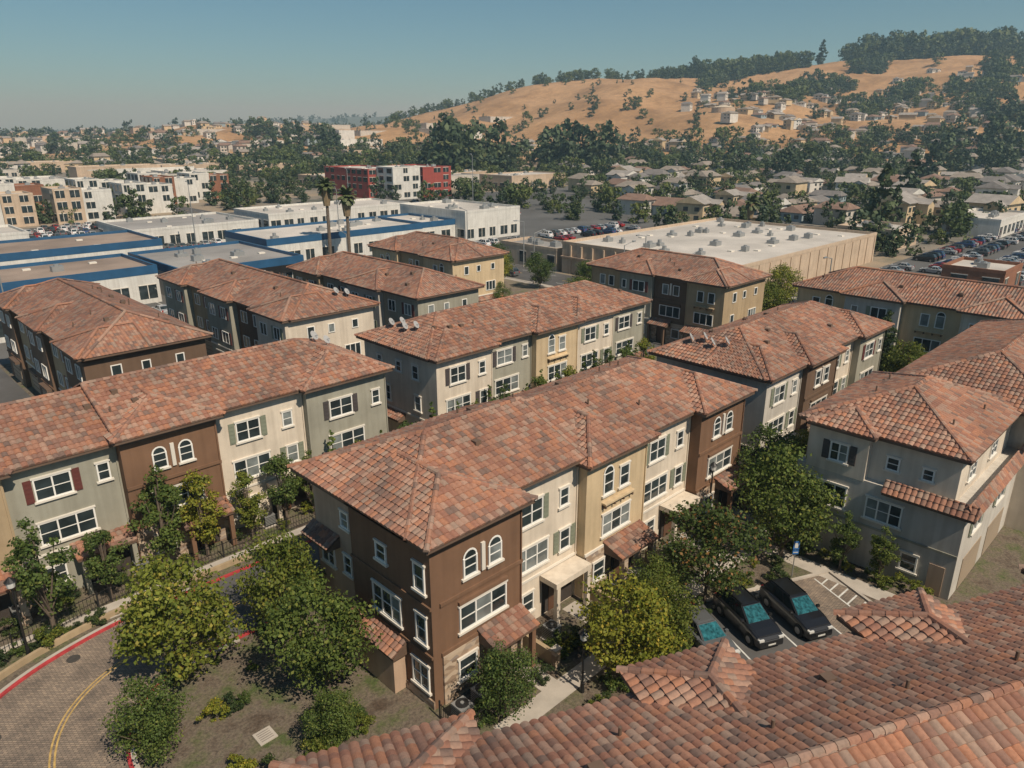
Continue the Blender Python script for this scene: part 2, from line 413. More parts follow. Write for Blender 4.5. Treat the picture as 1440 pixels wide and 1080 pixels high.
def unit_back(P, fr, w, st, geo, zt):
    W=P['win']; T=P['trim']; D=P['door']; det=geo>0; m=w/2
    D.obox(fr,m-1.9,m+1.9,0,.04,.05,2.3,GARAGE)
    for k in range(1,4): D.obox(fr,m-1.85,m+1.85,.04,.055,.05+k*.55,.09+k*.55,DARK)
    T.obox(fr,m-2.1,m+2.1,0,.12,2.34,2.5,TRIM)
    sh={'A':None,'B':SHUTG,'C':None,'D':SHUTR,'E':SHUTG,'F':SHUTR,'G':None}[st]
    window(W,fr,w*.3,3.8,1.6,1.4,2,shut=sh,det=det); window(W,fr,w*.75,3.8,1.3,1.4,2,det=det)
    window(W,fr,w*.28,6.8,1.2,1.4,2,det=det,shut=sh); window(W,fr,w*.74,6.8,1.3,1.4,2,det=det)
    T.obox(fr,0,w,0,.08,3.02,3.18,TRIM if st in 'BCDEF' else C['brown'])
    if st in 'AFG': T.obox(fr,w*.08,w*.55,0,.55,2.7,3.0,FASCIA)
def unit_end(P, fr, w, st, geo):
    W=P['win']; T=P['trim']; det=geo>0
    window(W,fr,w*.3,3.75,1.8,1.5,3,det=det); window(W,fr,w*.82,3.85,.8,1.4,1,det=det)
    window(W,fr,w*.25,7.0,.7,1.0,1,det=det); window(W,fr,w*.8,6.8,.8,1.3,1,det=det); window(W,fr,w*.55,7.0,.7,1.0,1,det=det)
    window(W,fr,w*.8,.9,1.0,1.4,2,det=det)
    awning(P['roof'],T,fr,w*.05,w*.62,.9,2.5,.5,geo)
    T.obox(fr,0,w,0,.08,3.06,3.22,FASCIA if st in 'AG' else TRIM)
def townhouse(O,S,Dv,d1,units,eave=9.3,geo=4,secs=None,front='garden',name='townhouse_building',s0=0.0,dishes=0,special=False,dend=0):
    par=empty(name)
    M=lambda s,d,z:(O[0]+S[0]*s+Dv[0]*d,O[1]+S[1]*s+Dv[1]*d,z)
    P={k:MB() for k in ('wall','roof','trim','win','door')}
    tot=sum(u[0] for u in units); s=s0
    if secs is None: secs=[(s0,s0+tot,0.0,True,True)]
    def zsec(m):
        for a,b,dz,_,_ in secs:
            if a<=m<b: return eave+dz
        return eave
    Nn=(-Dv[0],-Dv[1])
    SP=.5
    for i,(l,st,jog) in enumerate(units):
        z=zsec(s+l/2)-.2; bj=0.25 if i%2 else 0.0
        c=[M(s,-jog,-.3),M(s+l,-jog,-.3),M(s+l,d1+bj,-.3),M(s,d1+bj,-.3),M(s,-jog,z),M(s+l,-jog,z),M(s+l,d1+bj,z),M(s,d1+bj,z)]
        P['wall'].hexa(c,C[COLMAP[st]])
        frf=(M(s,-jog,0),S,Nn); frb=(M(s+l,d1+bj,0),(-S[0],-S[1]),Dv)
        (unit_front if front=='garden' else unit_back)(P,frf,l,st,geo,z)
        unit_back(P,frb,l,st,geo,z)
        P['trim'].obox(frf,0.02,l-.02,0,.12,z-.32,z-.02,FASCIA if st in'AG' else C[COLMAP[st]])
        if jog>.3:
            zz=zsec(s+l/2)
            hip(P['roof'],P['trim'],M,s-.5-(SP+.1 if (special and i==0) else 0),s+l+.5,-jog-.6,d1*.5,zz+.03,True,False,geo,along='d',eps=.004)
        s+=l
    e0=units[0]; e1=units[-1]
    if special:
        z=zsec(.1)-.2; j0=units[0][2]
        P['wall'].hexa([M(-SP,-j0,-.3),M(-.001,-j0,-.3),M(-.001,5.4,-.3),M(-SP,5.4,-.3),M(-SP,-j0,z),M(-.001,-j0,z),M(-.001,5.4,z),M(-SP,5.4,z)],C['brown'])
        P['wall'].hexa([M(-.05,5.4,-.3),M(-.002,5.4,-.3),M(-.002,d1,-.3),M(-.05,d1,-.3),M(-.05,5.4,z),M(-.002,5.4,z),M(-.002,d1,z),M(-.05,d1,z)],C['beige'])
        T=P['trim'];W=P['win']
        f1=(M(-SP,5.4,0),(-Dv[0],-Dv[1]),(-S[0],-S[1])); w=5.4+j0
        window(W,f1,w*.46,3.75,2.2,1.6,3); window(W,f1,w*.88,3.75,.75,1.6,1); window(W,f1,w*.88,6.75,.75,1.5,1); window(W,f1,w*.42,7.0,.8,1.0,1); window(W,f1,w*.85,.9,1.2,1.5,2)
        awning(P['roof'],T,f1,.1,w*.70,1.0,2.45,.6,geo); T.obox(f1,.3,w*.66,0,.8,.02,2.2,C['beige'])
        T.obox(f1,0,w,0,.1,3.1,3.25,C['brown']); T.obox(f1,0,w,0,.1,5.95,6.12,C['brown']); T.obox(f1,0,w,0,.08,.0,.5,STONE)
        f2=(M(-.05,d1,0),(-Dv[0],-Dv[1]),(-S[0],-S[1]))
        window(W,f2,3.3,7.0,.7,1.0,1); window(W,f2,3.3,4.0,.7,1.2,1); awning(P['roof'],T,f2,-.3,2.6,.9,5.6,.55,geo); window(W,f2,1.2,3.8,1.2,1.3,2)
    else: unit_end(P,(M(s0,d1,0),(-Dv[0],-Dv[1]),(-S[0],-S[1])),d1,e0[1],geo)
    unit_end(P,(M(s0+tot,0,0),Dv,S),d1,e1[1],geo)
    for k,(a,b,dz,h0,h1) in enumerate(secs):
        hip(P['roof'],P['trim'],M,a-(.6 if h0 else 0.0),b+(.6 if h1 else 0.0),-.6,d1+.6,eave+dz,h0,h1,geo,wallmat=C['tan'],eps=.008+.002*k)
    V=MB()
    for _ in range(int(tot/2.4)):
        sx=R.uniform(s0+2,s0+tot-2); dd=R.choice([R.uniform(1.2,3.6),R.uniform(d1-3.6,d1-1.2)])
        zz=zsec(sx)+(min(dd,d1-dd)+.6)*PITCH; p=M(sx,dd,zz)
        if R.random()<.6: V.cyl((p[0],p[1],zz-.1),(p[0],p[1],zz+.45),.06,.06,8,FASCIA)
        else: V.obox((p,S,Dv),-.2,.2,-.2,.2,zz-.05,zz+.26,FASCIA)
    for k in range(dishes):
        off=1.6+.5*(k%2); sx=(s0+off) if not dend else (s0+tot-off); dd=d1-2.3-k*1.05; zz=eave+(secs[-1][2] if dend else 0)+(min(off,dd,d1-dd)+.6)*PITCH; p=M(sx,dd,zz)
        V.cyl((p[0],p[1],zz-.1),(p[0],p[1],zz+.55),.03,.03,6,METAL)
        dv=Vector((.35,-.75,.55)).normalized(); q0=Vector((p[0],p[1],zz+.6))
        V.cyl(q0,q0+dv*.10,.12,.38,16,DISH); V.cyl(q0+dv*.1,q0+dv*.45+Vector((0,0,-.12)),.02,.04,5,METAL)
    P['wall'].obj('walls',par); P['roof'].obj('tile_roof',par,uv=True); P['trim'].obj('trim',par)
    P['win'].obj('windows',par); P['door'].obj('doors',par)
    if V.v: V.obj('roof_vents',par)
X,Yd=(1,0),(0,1)
townhouse((18.7,25.5),X,Yd,9.9,[(5.7,'A',1.5),(6.3,'B',0),(6.0,'C',.7),(6.2,'B',0),(6.0,'A',.9)],9.4,5,
          [(-.5,12.0,.35,True,False),(12.0,30.2,0,False,True)],special=True)
townhouse((-7.0,48.3),X,Yd,9.9,[(6.5,'B',0),(6.3,'F',.5),(6.3,'D',0),(6.2,'A',.8),(7.0,'B',0),(7.2,'D',.6)],9.3,4,
          [(0,19.1,.0,True,False),(19.1,39.5,.3,False,True)],dishes=3,dend=1)
townhouse((37.5,48.3),X,Yd,9.9,[(6.6,'B',1.0),(6.2,'D',0),(6.2,'C',.7),(6.2,'B',.5),(6.4,'D',0)],9.3,4,dishes=4)
townhouse((53.0,25.4),X,Yd,10.0,[(6.2,'E',.5),(6.0,'G',1.0),(6.0,'B',.0),(6.0,'D',.7)],9.3,4,dishes=4)
townhouse((16.6,69.3),Yd,X,10.2,[(6.5,'G',.5),(6.5,'F',0),(6.5,'G',.5),(6.5,'F',0),(6.5,'G',.5)],9.3,0,front='g')
townhouse((35.9,69.0),Yd,X,10.0,[(6.5,'B',.9),(6.5,'G',0),(6.5,'D',.9),(6.5,'F',0),(7,'D',.9)],9.3,0,front='g',dishes=2)
townhouse((51.5,68.0),Yd,X,9.6,[(7,'D',0),(7,'E',.7),(7,'D',0),(7,'F',.7)],9.3,0,front='g')
townhouse((71.5,84.5),Yd,X,10.0,[(7,'C',.7),(7,'F',0),(7,'C',.7)],9.3,0)
townhouse((83.5,46.0),Yd,X,10.0,[(5.5,'F',.5),(5.5,'G',0),(5.5,'D',.5),(5.5,'F',0)],9.3,0)
townhouse((90.5,2.0),Yd,X,10.0,[(6.5,'E',.5),(6.3,'C',0),(6.3,'B',.9),(6.3,'C',0),(6.3,'E',.9),(6.3,'C',.0)],9.3,0,dishes=2)
def right_block():
    par=empty('townhouse_building'); P={k:MB() for k in ('wall','roof','trim','win','door')}
    Mm=lambda s,d,z:(s,d,z)
    P['wall'].box(46.9,60,8.6,19.2,-.3,6.2,C['lgray'])
    P['wall'].box(47.5,59.4,9.5,18.9,6.2,9.3,C['white'])
    P['wall'].box(60,84,6.5,17.5,-.3,9.2,C['white'])
    hip(P['roof'],P['trim'],Mm,46.9,60.2,8.9,19.5,9.4,True,True,5)
    hip(P['roof'],P['trim'],Mm,46.3,53,14.2,18.7,9.43,True,False,5,eps=.004)
    hip(P['roof'],P['trim'],Mm,58,84.5,5.9,18.1,9.5,True,True,4,eps=.006)
    awning(P['roof'],P['trim'],((46.9,13.4),(0,-1),(-1,0)),0,5.4,.55,6.0,.75,5)
    awning(P['roof'],P['trim'],((46.6,8.6),(1,0),(0,-1)),0,14,.55,6.0,.75,5)
    fr=((46.9,19.2),(0,-1),(-1,0)); W=P['win']
    window(W,fr,2.4,3.7,2.1,1.6,3); window(W,fr,8.0,1.0,.9,1.2,1); window(W,fr,6.0,3.7,2.0,1.5,3,shut=None)
    fr3=((47.5,18.9),(0,-1),(-1,0))
    P['wall'].box(46.88,47.5,14.7,18.6,6.1,9.25,C['white'])
    window(W,fr3,2.4,7.0,1.05,1.3,2,shut=SHUTD,base=.63); window(W,fr3,5.6,7.2,.7,.9,1); window(W,fr3,7.7,7.2,.6,.8,1)
    P['door'].obox(fr,9.2,10.1,0,.05,.05,2.1,C['beige'])
    P['trim'].obox(fr,0,10.6,0,.06,3.0,3.15,C['gray'])
    fq=((46.9,8.6),(1,0),(0,-1)); fq3=((47.5,9.5),(1,0),(0,-1))
    window(W,fq,3.0,3.9,1.7,1.3,2,shut=SHUTG); window(W,fq,8.5,3.9,1.7,1.3,2,shut=SHUTG)
    window(W,fq3,2.6,7.1,1.3,1.1,2); window(W,fq3,7.5,7.1,1.3,1.1,2)
    P['door'].obox(fq,1.6,5.6,0,.04,.05,2.3,GARAGE); P['door'].obox(fq,7.2,11.2,0,.04,.05,2.3,GARAGE)
    for k in range(4): unit_back(P,((60+6*k,6.5),(1,0),(0,-1)),6,'E',4,9)
    for k in range(4): unit_back(P,((66+6*k,17.5),(-1,0),(0,1)),6,'E',4,9)
    V=MB()
    for (a,b) in ((50,11),(52,16.5),(55,10.5),(56,17)): 
        zz=9.4+min(b-8.9,19.5-b)*PITCH; V.cyl((a,b,zz-.1),(a,b,zz+.45),.06,.06,8,FASCIA)
    V.obj('roof_vents',par)
    P['wall'].obj('walls',par); P['roof'].obj('tile_roof',par,uv=True); P['trim'].obj('trim',par); W.obj('windows',par); P['door'].obj('doors',par)
right_block()
def dirPQ(x,y):
    a=PQ(x,y); l=math.hypot(*a); return (a[0]/l,a[1]/l)
GS=dirPQ(.9415,.337); GN=dirPQ(-.337,.9415)
def GP(s,n):
    a=PQ(6.9,15.3); return (a[0]+GS[0]*s+GN[0]*n, a[1]+GS[1]*s+GN[1]*n)
def gblock():
    par=empty('townhouse_building'); P={k:MB() for k in ('wall','roof','trim','win','door')}
    def Mg(s,d,z):
        a=GP(s,d); return (a[0],a[1],z)
    def wb(s0,s1,n0,n1,z1,c):
        P['wall'].hexa([Mg(s0,n0,-.3),Mg(s1,n0,-.3),Mg(s1,n1,-.3),Mg(s0,n1,-.3),Mg(s0,n0,z1),Mg(s1,n0,z1),Mg(s1,n1,z1),Mg(s0,n1,z1)],c)
    wb(-12,36,-5.4,5.4,9.1,C['tan']); wb(-12.05,-6.9,0,6.4,9.1,C['brown']); wb(-.3,3.2,0,6.2,9.3,C['white']); wb(9.4,13,0,6.2,9.3,C['brown']); wb(20,26,0,6.2,9.1,C['yellow'])
    hip(P['roof'],P['trim'],Mg,-12.6,37,-6,6,9.25,True,True,8)
    hip(P['roof'],P['trim'],Mg,-12.7,-6.3,0,7.0,9.3,False,True,6,along='d',eps=.004)
    hip(P['roof'],P['trim'],Mg,-.8,3.7,2,6.9,9.6,False,True,6,along='d',eps=.006,wallmat=C['brown'])
    hip(P['roof'],P['trim'],Mg,8.9,13.4,2,6.9,9.6,False,True,6,along='d',eps=.006,wallmat=C['brown'])
    hip(P['roof'],P['trim'],Mg,19.4,26.5,0,7.0,9.35,False,True,4,along='d',eps=.006)
    for k in range(8):
        a=Mg(-12+6*k,5.4,0); unit_back(P,(a,GS,GN),6,'C',0,9)
        a=Mg(-12+6*k,-5.4,0); unit_front(P,(a,GS,(-GN[0],-GN[1])),6,'B',0,9)
    V=MB()
    for (s,n) in ((-4,2.2),(-2.5,3.6),(1.5,1.6),(5.2,3.3),(6.6,1.5),(11,1.2),(15.5,3.0),(-7,1.6),(4.2,-1.7),(9,-2.4)):
        a=GP(s,n); z=9.25+(6-abs(n))*PITCH
        if R.random()<.5: V.cyl((a[0],a[1],z-.1),(a[0],a[1],z+.4),.06,.06,10,FASCIA)
        else: V.obox((a,GS,GN),-.22,.22,-.18,.18,z-.02,z+.22,FASCIA)
    V.obj('roof_vents',par)
    P['wall'].obj('walls',par); P['roof'].obj('tile_roof',par,uv=True); P['trim'].obj('trim',par); P['win'].obj('windows',par); P['door'].obj('doors',par)
gblock()

# ---------------------------------------------------------------- terrain
RX=[-3000,-900,-505,-340,-280,-200,-150,-72,31,123,298,392,509,764,1200,3000]
RZ=[2,8,26,34,24,34,44,64,86,96,98,110,121,131,138,120]
def hz(x,y):
    if y<500: return 0.0
    r=np.interp(x,RX,RZ)
    y0=535-0.08*max(0,x)
    s=min(1,max(0,(y-y0)/(1150-y0)))
    s=s**1.05
    if y>1150: s=1-.6*min(1,(y-1150)/700)
    und=(math.sin(x*.013+y*.006)+.7*math.sin(x*.031-y*.017+1)+.5*math.sin(x*.05+y*.04))*6*min(1,max(0,(y-y0)/250))*min(1,r/40)
    if y>1050: und*=max(0.3,1-(y-1050)/120)
    g=62*math.exp(-((y-3000)/500)**2)*math.exp(-((x+500)/700)**2)
    return r*s+und+g
xs=sorted(set(list(np.linspace(-9000,-1300,14))+list(np.arange(-1200,1500,16.0))+list(np.linspace(1600,9000,12))))
ys=sorted(set(list(np.linspace(-300,480,12))+list(np.arange(496,1400,16.0))+list(np.arange(1440,4000,90.0))+list(np.linspace(4200,14000,8))))
vs=[]
for y in ys:
    for x in xs:
        p,q=PQ(x,y); vs.append((p,q,hz(x,y)))
nx=len(xs); fs=[(j*nx+i,j*nx+i+1,(j+1)*nx+i+1,(j+1)*nx+i) for j in range(len(ys)-1) for i in range(nx-1)]
me=bpy.data.meshes.new('ground'); me.from_pydata(vs,[],fs); me.polygons.foreach_set('use_smooth',[True]*len(fs))
gr=bpy.data.objects.new('ground',me); scene.collection.objects.link(gr)
def groundmat():
    m,nt,b=new_mat('ground')
    geo=nt.nodes.new('ShaderNodeNewGeometry'); sp=nt.nodes.new('ShaderNodeSeparateXYZ'); nt.links.new(geo.outputs['Position'],sp.inputs[0])
    dp=nt.nodes.new('ShaderNodeVectorMath'); dp.operation='DOT_PRODUCT'; nt.links.new(geo.outputs['Position'],dp.inputs[0]); dp.inputs[1].default_value=(SA,CA,0)
    def mr(v,a,bb):
        x=nt.nodes.new('ShaderNodeMapRange'); x.clamp=True; nt.links.new(v,x.inputs[0]); x.inputs[1].default_value=a; x.inputs[2].default_value=bb; return x.outputs[0]
    n1=noise(nt,.45,8,rough=.7); near=ramp(nt,n1.outputs['Fac'],[(0.36,(0.085,0.06,0.042)),(0.48,(0.155,0.125,0.095)),(0.56,(0.13,0.12,0.07)),(0.64,(0.075,0.10,0.03))])
    n0=noise(nt,6,6,rough=.8); nr=ramp(nt,n0.outputs['Fac'],[(0.35,(.45,.45,.45)),(.65,(1.3,1.3,1.3))])
    nearc=mix(nt,1,near.outputs[0],nr.outputs[0],'MULTIPLY')
    n2=noise(nt,.02,8,rough=.7); city=ramp(nt,n2.outputs['Fac'],[(0.35,(0.08,0.085,0.065)),(0.46,(0.20,0.18,0.15)),(0.56,(0.30,0.235,0.165)),(0.66,(0.13,0.13,0.09))])
    n3=noise(nt,.012,10,rough=.65); gold=ramp(nt,n3.outputs['Fac'],[(0.3,(0.22,0.125,0.055)),(0.45,(0.35,0.205,0.095)),(0.55,(0.44,0.27,0.135)),(0.7,(0.28,0.16,0.075))])
    n5=noise(nt,.15,6,rough=.8); gr2=ramp(nt,n5.outputs['Fac'],[(0.35,(.72,.72,.72)),(.65,(1.12,1.12,1.12))])
    goldc=mix(nt,1,gold.outputs[0],gr2.outputs[0],'MULTIPLY')
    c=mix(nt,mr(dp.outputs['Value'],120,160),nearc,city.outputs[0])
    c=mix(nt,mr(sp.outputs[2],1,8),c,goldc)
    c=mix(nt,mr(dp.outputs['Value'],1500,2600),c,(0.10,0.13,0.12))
    nt.links.new(c,b.inputs['Base Color']); b.inputs['Roughness'].default_value=1
    bump(nt,b,n0.outputs['Fac'],.5,.06)
    return m
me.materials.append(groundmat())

def sheet(name, pts, z, mat):
    mb=MB(); mb.face([(p[0],p[1],z) for p in pts],mat); return mb.obj(name)
def rect(name,x0,x1,y0,y1,z,mat): return sheet(name,[(x0,y0),(x1,y0),(x1,y1),(x0,y1)],z,mat)
def strip(mb, pts, w0, w1, z0, z1, mat):
    n=len(pts); nor=[]
    for i in range(n):
        a=Vector(pts[max(0,i-1)]); b=Vector(pts[min(n-1,i+1)]); d=(b-a).normalized(); nor.append(Vector((-d.y,d.x)))
    for i in range(n-1):
        a=Vector(pts[i]);b=Vector(pts[i+1])
        q=[a+nor[i]*w0,b+nor[i+1]*w0,b+nor[i+1]*w1,a+nor[i]*w1]
        if z1-z0<.001: mb.face([(p.x,p.y,z0) for p in q],mat)
        else: mb.hexa([(p.x,p.y,z0) for p in q]+[(p.x,p.y,z1) for p in q],mat)
def smooth(pts,k=3):
    for _ in range(k):
        o=[pts[0]]
        for a,b in zip(pts[:-1],pts[1:]):
            o.append((a[0]*.75+b[0]*.25,a[1]*.75+b[1]*.25)); o.append((a[0]*.25+b[0]*.75,a[1]*.25+b[1]*.75))
        o.append(pts[-1]); pts=o
    return pts
rect('road',13.5,80,36.5,42.8,.006,ASPH)
outer=smooth([(13.5,42.8),(8.5,42.8),(2.5,40.9),(-1.6,36.5),(-3,28),(-3,5)]); inner=smooth([(13.5,36.5),(8.8,36.2),(6.0,33.0),(5.6,29),(5.6,5)])
mb=MB()
for i in range(len(outer)-1):
    a,b=outer[i],outer[i+1]; c,d=inner[min(i+1,len(inner)-1)],inner[min(i,len(inner)-1)]
    q=[a,b,c,d]
    if c==d: q=[a,b,c]
    mb.face([(t[0],t[1],.006) for t in q],PAVE)
mb.obj('paver_road')
k=MB(); strip(k,outer,-.18,0,-.1,.13,REDC); strip(k,outer,-.42,-.18,-.1,.125,CONC); k.obj('kerb')
k=MB(); strip(k,inner,0,.18,-.1,.13,REDC); strip(k,inner,.18,.4,-.1,.125,CONC); k.obj('kerb')
k=MB(); k.box(13.5,37,42.8,43.0,-.1,.13,REDC); k.box(37,80,42.8,43.0,-.1,.13,CONC); k.box(13.5,17.5,36.3,36.5,-.1,.13,REDC); k.obj('kerb')
cl=smooth([(22,39.6),(12,39.7),(7,39.0),(3.6,35.8),(2.6,30),(2.4,8)])
k=MB(); strip(k,cl,-.15,-.06,.012,.012,YEL); strip(k,cl,.06,.15,.012,.012,YEL); k.obj('road_marking')
k=MB(); strip(k,smooth([(20,43.9),(9,43.9),(1.6,41.9),(-3.2,37),(-5,28)]),-.22,.0,-.1,.35,C['tan']); k.obj('garden_wall')
rect('footpath',-8,38,44.4,45.2,.012,CONC)
rect('road',-60,100,59.8,68.0,.006,ASPH)
for (a,b) in ((28.2,35.3),(46.8,51),(62,71),(5,15.6)): rect('road',a,b,68.05,107,.006,ASPH)
rect('road',77.5,83,-30,59.7,.007,ASPH)
rect('street',101.5,111.5,-200,400,.007,ASPH); rect('pavement',99.8,101.3,-200,400,.012,CONC)
mk=MB()
for i in range(-20,60): mk.box(106.4,106.6,i*7,i*7+3,.012,.014,YEL)
for i in range(-20,60): mk.box(103.9,104.0,i*7,i*7+2.4,.012,.014,WPAINT); mk.box(109.0,109.1,i*7,i*7+2.4,.012,.014,WPAINT)
mk.obj('road_marking')
rect('road',-250,101,107.5,118,.007,ASPH2)
rect('parking_lot',-260,101,118.1,258,.006,ASPH2)
rect('parking_lot',111.6,330,101,258,.006,ASPH2)
rect('road',111.6,420,28,56,.008,ASPH2)
mk=MB()
for y in (121,128.5,156,176,187,192,226,233,243):
    for i in range(90): 
        mk.face([(-160+i*2.9,y-2.4,.012),(-159.88+i*2.9,y-2.4,.012),(-159.88+i*2.9,y+2.4,.012),(-160+i*2.9,y+2.4,.012)],WPAINT)
mk.obj('parking_markings')
def gp(l): return [GP(s,n) for s,n in l]
sheet('road',gp([(-1,6),(40,6),(40,14.5),(-1,14.5)]),.006,ASPH)
sheet('parking_court',gp([(8.6,14.5),(18.6,14.5),(18.6,20.4),(8.6,20.4)]),.007,ASPH)
sheet('parking_court',gp([(18.6,14.5),(22.4,14.5),(22.4,20.4),(18.6,20.4)]),.007,PAVE)
def gbox(mbb,s0,s1,n0,n1,z0,z1,m):
    q=gp([(s0,n0),(s1,n0),(s1,n1),(s0,n1)]); mbb.hexa([(a,b,z0) for a,b in q]+[(a,b,z1) for a,b in q],m)
k=MB()
gbox(k,8.4,22.6,20.4,20.6,-.1,.13,CONC); gbox(k,8.4,8.6,14.5,20.4,-.1,.13,CONC); gbox(k,22.4,22.6,14.5,20.4,-.1,.13,CONC); k.obj('kerb')
k=MB()
for s in (12.2,15.4,18.6): gbox(k,s-.05,s+.05,14.8,20.2,.011,.013,WPAINT)
gbox(k,21.0,21.1,14.8,20.2,.011,.013,WPAINT)
for i in range(7): 
    q=gp([(21.1,15+i*.75),(22.3,15.5+i*.75),(22.3,15.62+i*.75),(21.1,15.12+i*.75)]); k.face([(a,b,.013) for a,b in q],WPAINT)
k.obj('road_marking')
k=MB()
for s in (10.6,13.8,17.0): gbox(k,s-.85,s+.85,19.7,19.88,.01,.13,CONC)
k.obj('wheel_stops')
rect('footpath',19.5,46,19.9,21.1,.012,CONC); rect('footpath',43.8,45.2,10.5,24,.014,CONC); rect('footpath',45.3,78,20.6,21.8,.012,CONC)
for i,x in enumerate((23,29,35,41,47)): rect('footpath',x,x+1.2,21.1,25.0,.014,CONC)
for x in (24.8,31.0,37.0,43.2):
    k=MB(); k.box(x,x+.25,22.0,24.6,0,.9,C['tan']); k.box(x-.08,x+.33,21.7,22.0,0,1.15,STONE); k.box(x-.14,x+.39,21.64,22.06,1.15,1.25,CONC); k.obj('patio_wall')
def fence(pts,h=1.15,sp=.22):
    k=MB()
    for a,b in zip(pts[:-1],pts[1:]):
        a=Vector(a);b=Vector(b);L=(b-a).length;d=(b-a)/L; n=Vector((-d.y,d.x)); fr=((a.x,a.y),(d.x,d.y),(n.x,n.y))
        for z in (.15,h-.12): k.obox(fr,0,L,-.015,.015,z,z+.04,BLACK)
        i=0.0
        while i<L:
            k.obox(fr,i,i+.022,-.011,.011,.05,h,BLACK); i+=sp
        i=0.0
        while i<=L:
            k.obox(fr,i-.035,i+.035,-.035,.035,0,h+.12,BLACK); i+=2.4
    k.obj('iron_fence')
fence([(-6,42.9),(0,43.1),(4,44.2),(9.5,45.3),(37,45.3)])
fence([(38,45.3),(69,45.3)])
fence([(18.0,23.4),(18.0,21.6),(23,21.6)],1.0,.14)
fence([(26,22.3),(30.5,22.3)],1.0,.16); fence([(38,22.3),(42.5,22.3)],1.0,.16)

# ---------------------------------------------------------------- trees
def tree_mesh(name, seed, H, r, leaf, nleaf, cols, shape='round', mat=None, trunk=True, trunkfrac=.25, nclump=26):
    rr=random.Random(seed); rng=np.random.RandomState(seed)
    k=MB()
    cz=H*(trunkfrac+(1-trunkfrac)/2); rz=H*(1-trunkfrac)/2
    cl=[]
    for i in range(nclump):
        for _ in range(50):
            v=Vector((rr.uniform(-1,1),rr.uniform(-1,1),rr.uniform(-1,1)))
            if v.length<1: break
        if v.length>0.01 and rr.random()<.75: v=v.normalized()*rr.uniform(.5,1.05)
        zz=v.z; w=1.0
        if shape=='cone': w=max(.12,(1-(zz+1)/2)**.8)*1.15
        elif shape=='up': w=max(.25,math.sqrt(max(0,1-zz*zz)))*.9+.1*(1-zz)
        c=Vector((v.x*r*w,v.y*r*w,cz+zz*rz)); cr=r*rr.uniform(.15,.34)*(max(.45,w) if shape=='cone' else 1)
        cl.append((c,cr,rr.uniform(.0,1)))
    if trunk:
        tr=max(.05,H*.018); top=H*(.8 if shape!='round' else .55)
        k.cyl((0,0,-.2),(rr.uniform(-.1,.1),rr.uniform(-.1,.1),top*.5),tr,tr*.7,7,BARK,False); k.cyl((0,0,top*.48),(0,0,top),tr*.7,tr*.3,7,BARK,False)
        if shape!='cone':
            for c,cr,_ in cl[:18]: k.cyl((0,0,H*trunkfrac*rr.uniform(.7,1.2)),tuple(c),tr*.45,tr*.12,5,BARK,False)
    wts=np.array([cr**2 for _,cr,_ in cl]); wts/=wts.sum()
    idx=rng.choice(len(cl),nleaf,p=wts)
    cc=np.array([tuple(c[0]) for c in cl])[idx]; cr=np.array([c[1] for c in cl])[idx]; tone=np.array([c[2] for c in cl])[idx]
    d=rng.normal(size=(nleaf,3)); d/=np.linalg.norm(d,axis=1,keepdims=True)
    rad=cr*rng.uniform(.3,1.5,nleaf)**.7
    pos=cc+d*rad[:,None]*np.array([1.1,1.1,.8])
    nrm=d+rng.normal(size=(nleaf,3))*.6+np.array([0,0,.35]); nrm/=np.linalg.norm(nrm,axis=1,keepdims=True)
    t=np.cross(nrm,rng.normal(size=(nleaf,3))); t/=np.linalg.norm(t,axis=1,keepdims=True); bt=np.cross(nrm,t)
    sz=leaf*rng.uniform(.6,1.3,nleaf)[:,None]
    A=pos-t*sz*.5; B=pos+bt*sz*.38; Cc=pos+t*sz*.6; Dd=pos-bt*sz*.38
    V=np.stack([A,B,Cc,Dd],1).reshape(-1,3)
    b=len(k.v); k.v.extend(map(tuple,V.tolist())); mi=k.mi(mat)
    k.f.extend([(b+4*i,b+4*i+1,b+4*i+2,b+4*i+3) for i in range(nleaf)]); k.m.extend([mi]*nleaf)
    me=bpy.data.meshes.new(name); me.from_pydata(k.v,[],k.f)
    for m in k.mats: me.materials.append(m)
    me.polygons.foreach_set('material_index',k.m)
    at=me.color_attributes.new('Col','FLOAT_COLOR','CORNER')
    nl=len(me.loops); col=np.ones((nl,4),dtype=np.float32)
    c0=np.array(cols[0]);c1=np.array(cols[1]);c2=np.array(cols[2] if len(cols)>2 else cols[1])
    mixv=np.clip(tone*.7+rng.uniform(-.15,.45,nleaf),0,1)[:,None]
    lc=c0*(1-mixv)+c1*mixv
    sel=rng.uniform(size=nleaf)<.10; lc[sel]=c2
    lc*=rng.uniform(.75,1.25,(nleaf,1))
    off=nl-4*nleaf; col[off:,:3]=np.repeat(lc,4,axis=0)
    at.data.foreach_set('color',col.ravel()); me.update(); return me
LEAF=leafmat('leaves',(1,1,1),.32); LEAFD=leafmat('leaves_distant',(1,1,1),0)
YG=[(0.11,0.15,0.024),(0.21,0.235,0.038),(0.30,0.27,0.05)]
GR=[(0.06,0.10,0.026),(0.115,0.165,0.04),(0.17,0.20,0.05)]
DG=[(0.03,0.055,0.02),(0.06,0.09,0.03),(0.09,0.11,0.04)]
OR=[(0.07,0.11,0.027),(0.13,0.16,0.038),(0.32,0.16,0.05)]
M_yg=[tree_mesh('tree_yg%d'%i,10+i,8,3.0,.24,8000,YG,'round',LEAF,trunkfrac=.13,nclump=80) for i in range(2)]
M_gr=[tree_mesh('tree_gr%d'%i,20+i,8,2.8,.21,8000,GR,'round',LEAF,trunkfrac=.15,nclump=80) for i in range(2)]
M_or=tree_mesh('tree_or',31,7,2.8,.21,6500,OR,'round',LEAF,trunkfrac=.2,nclump=60)
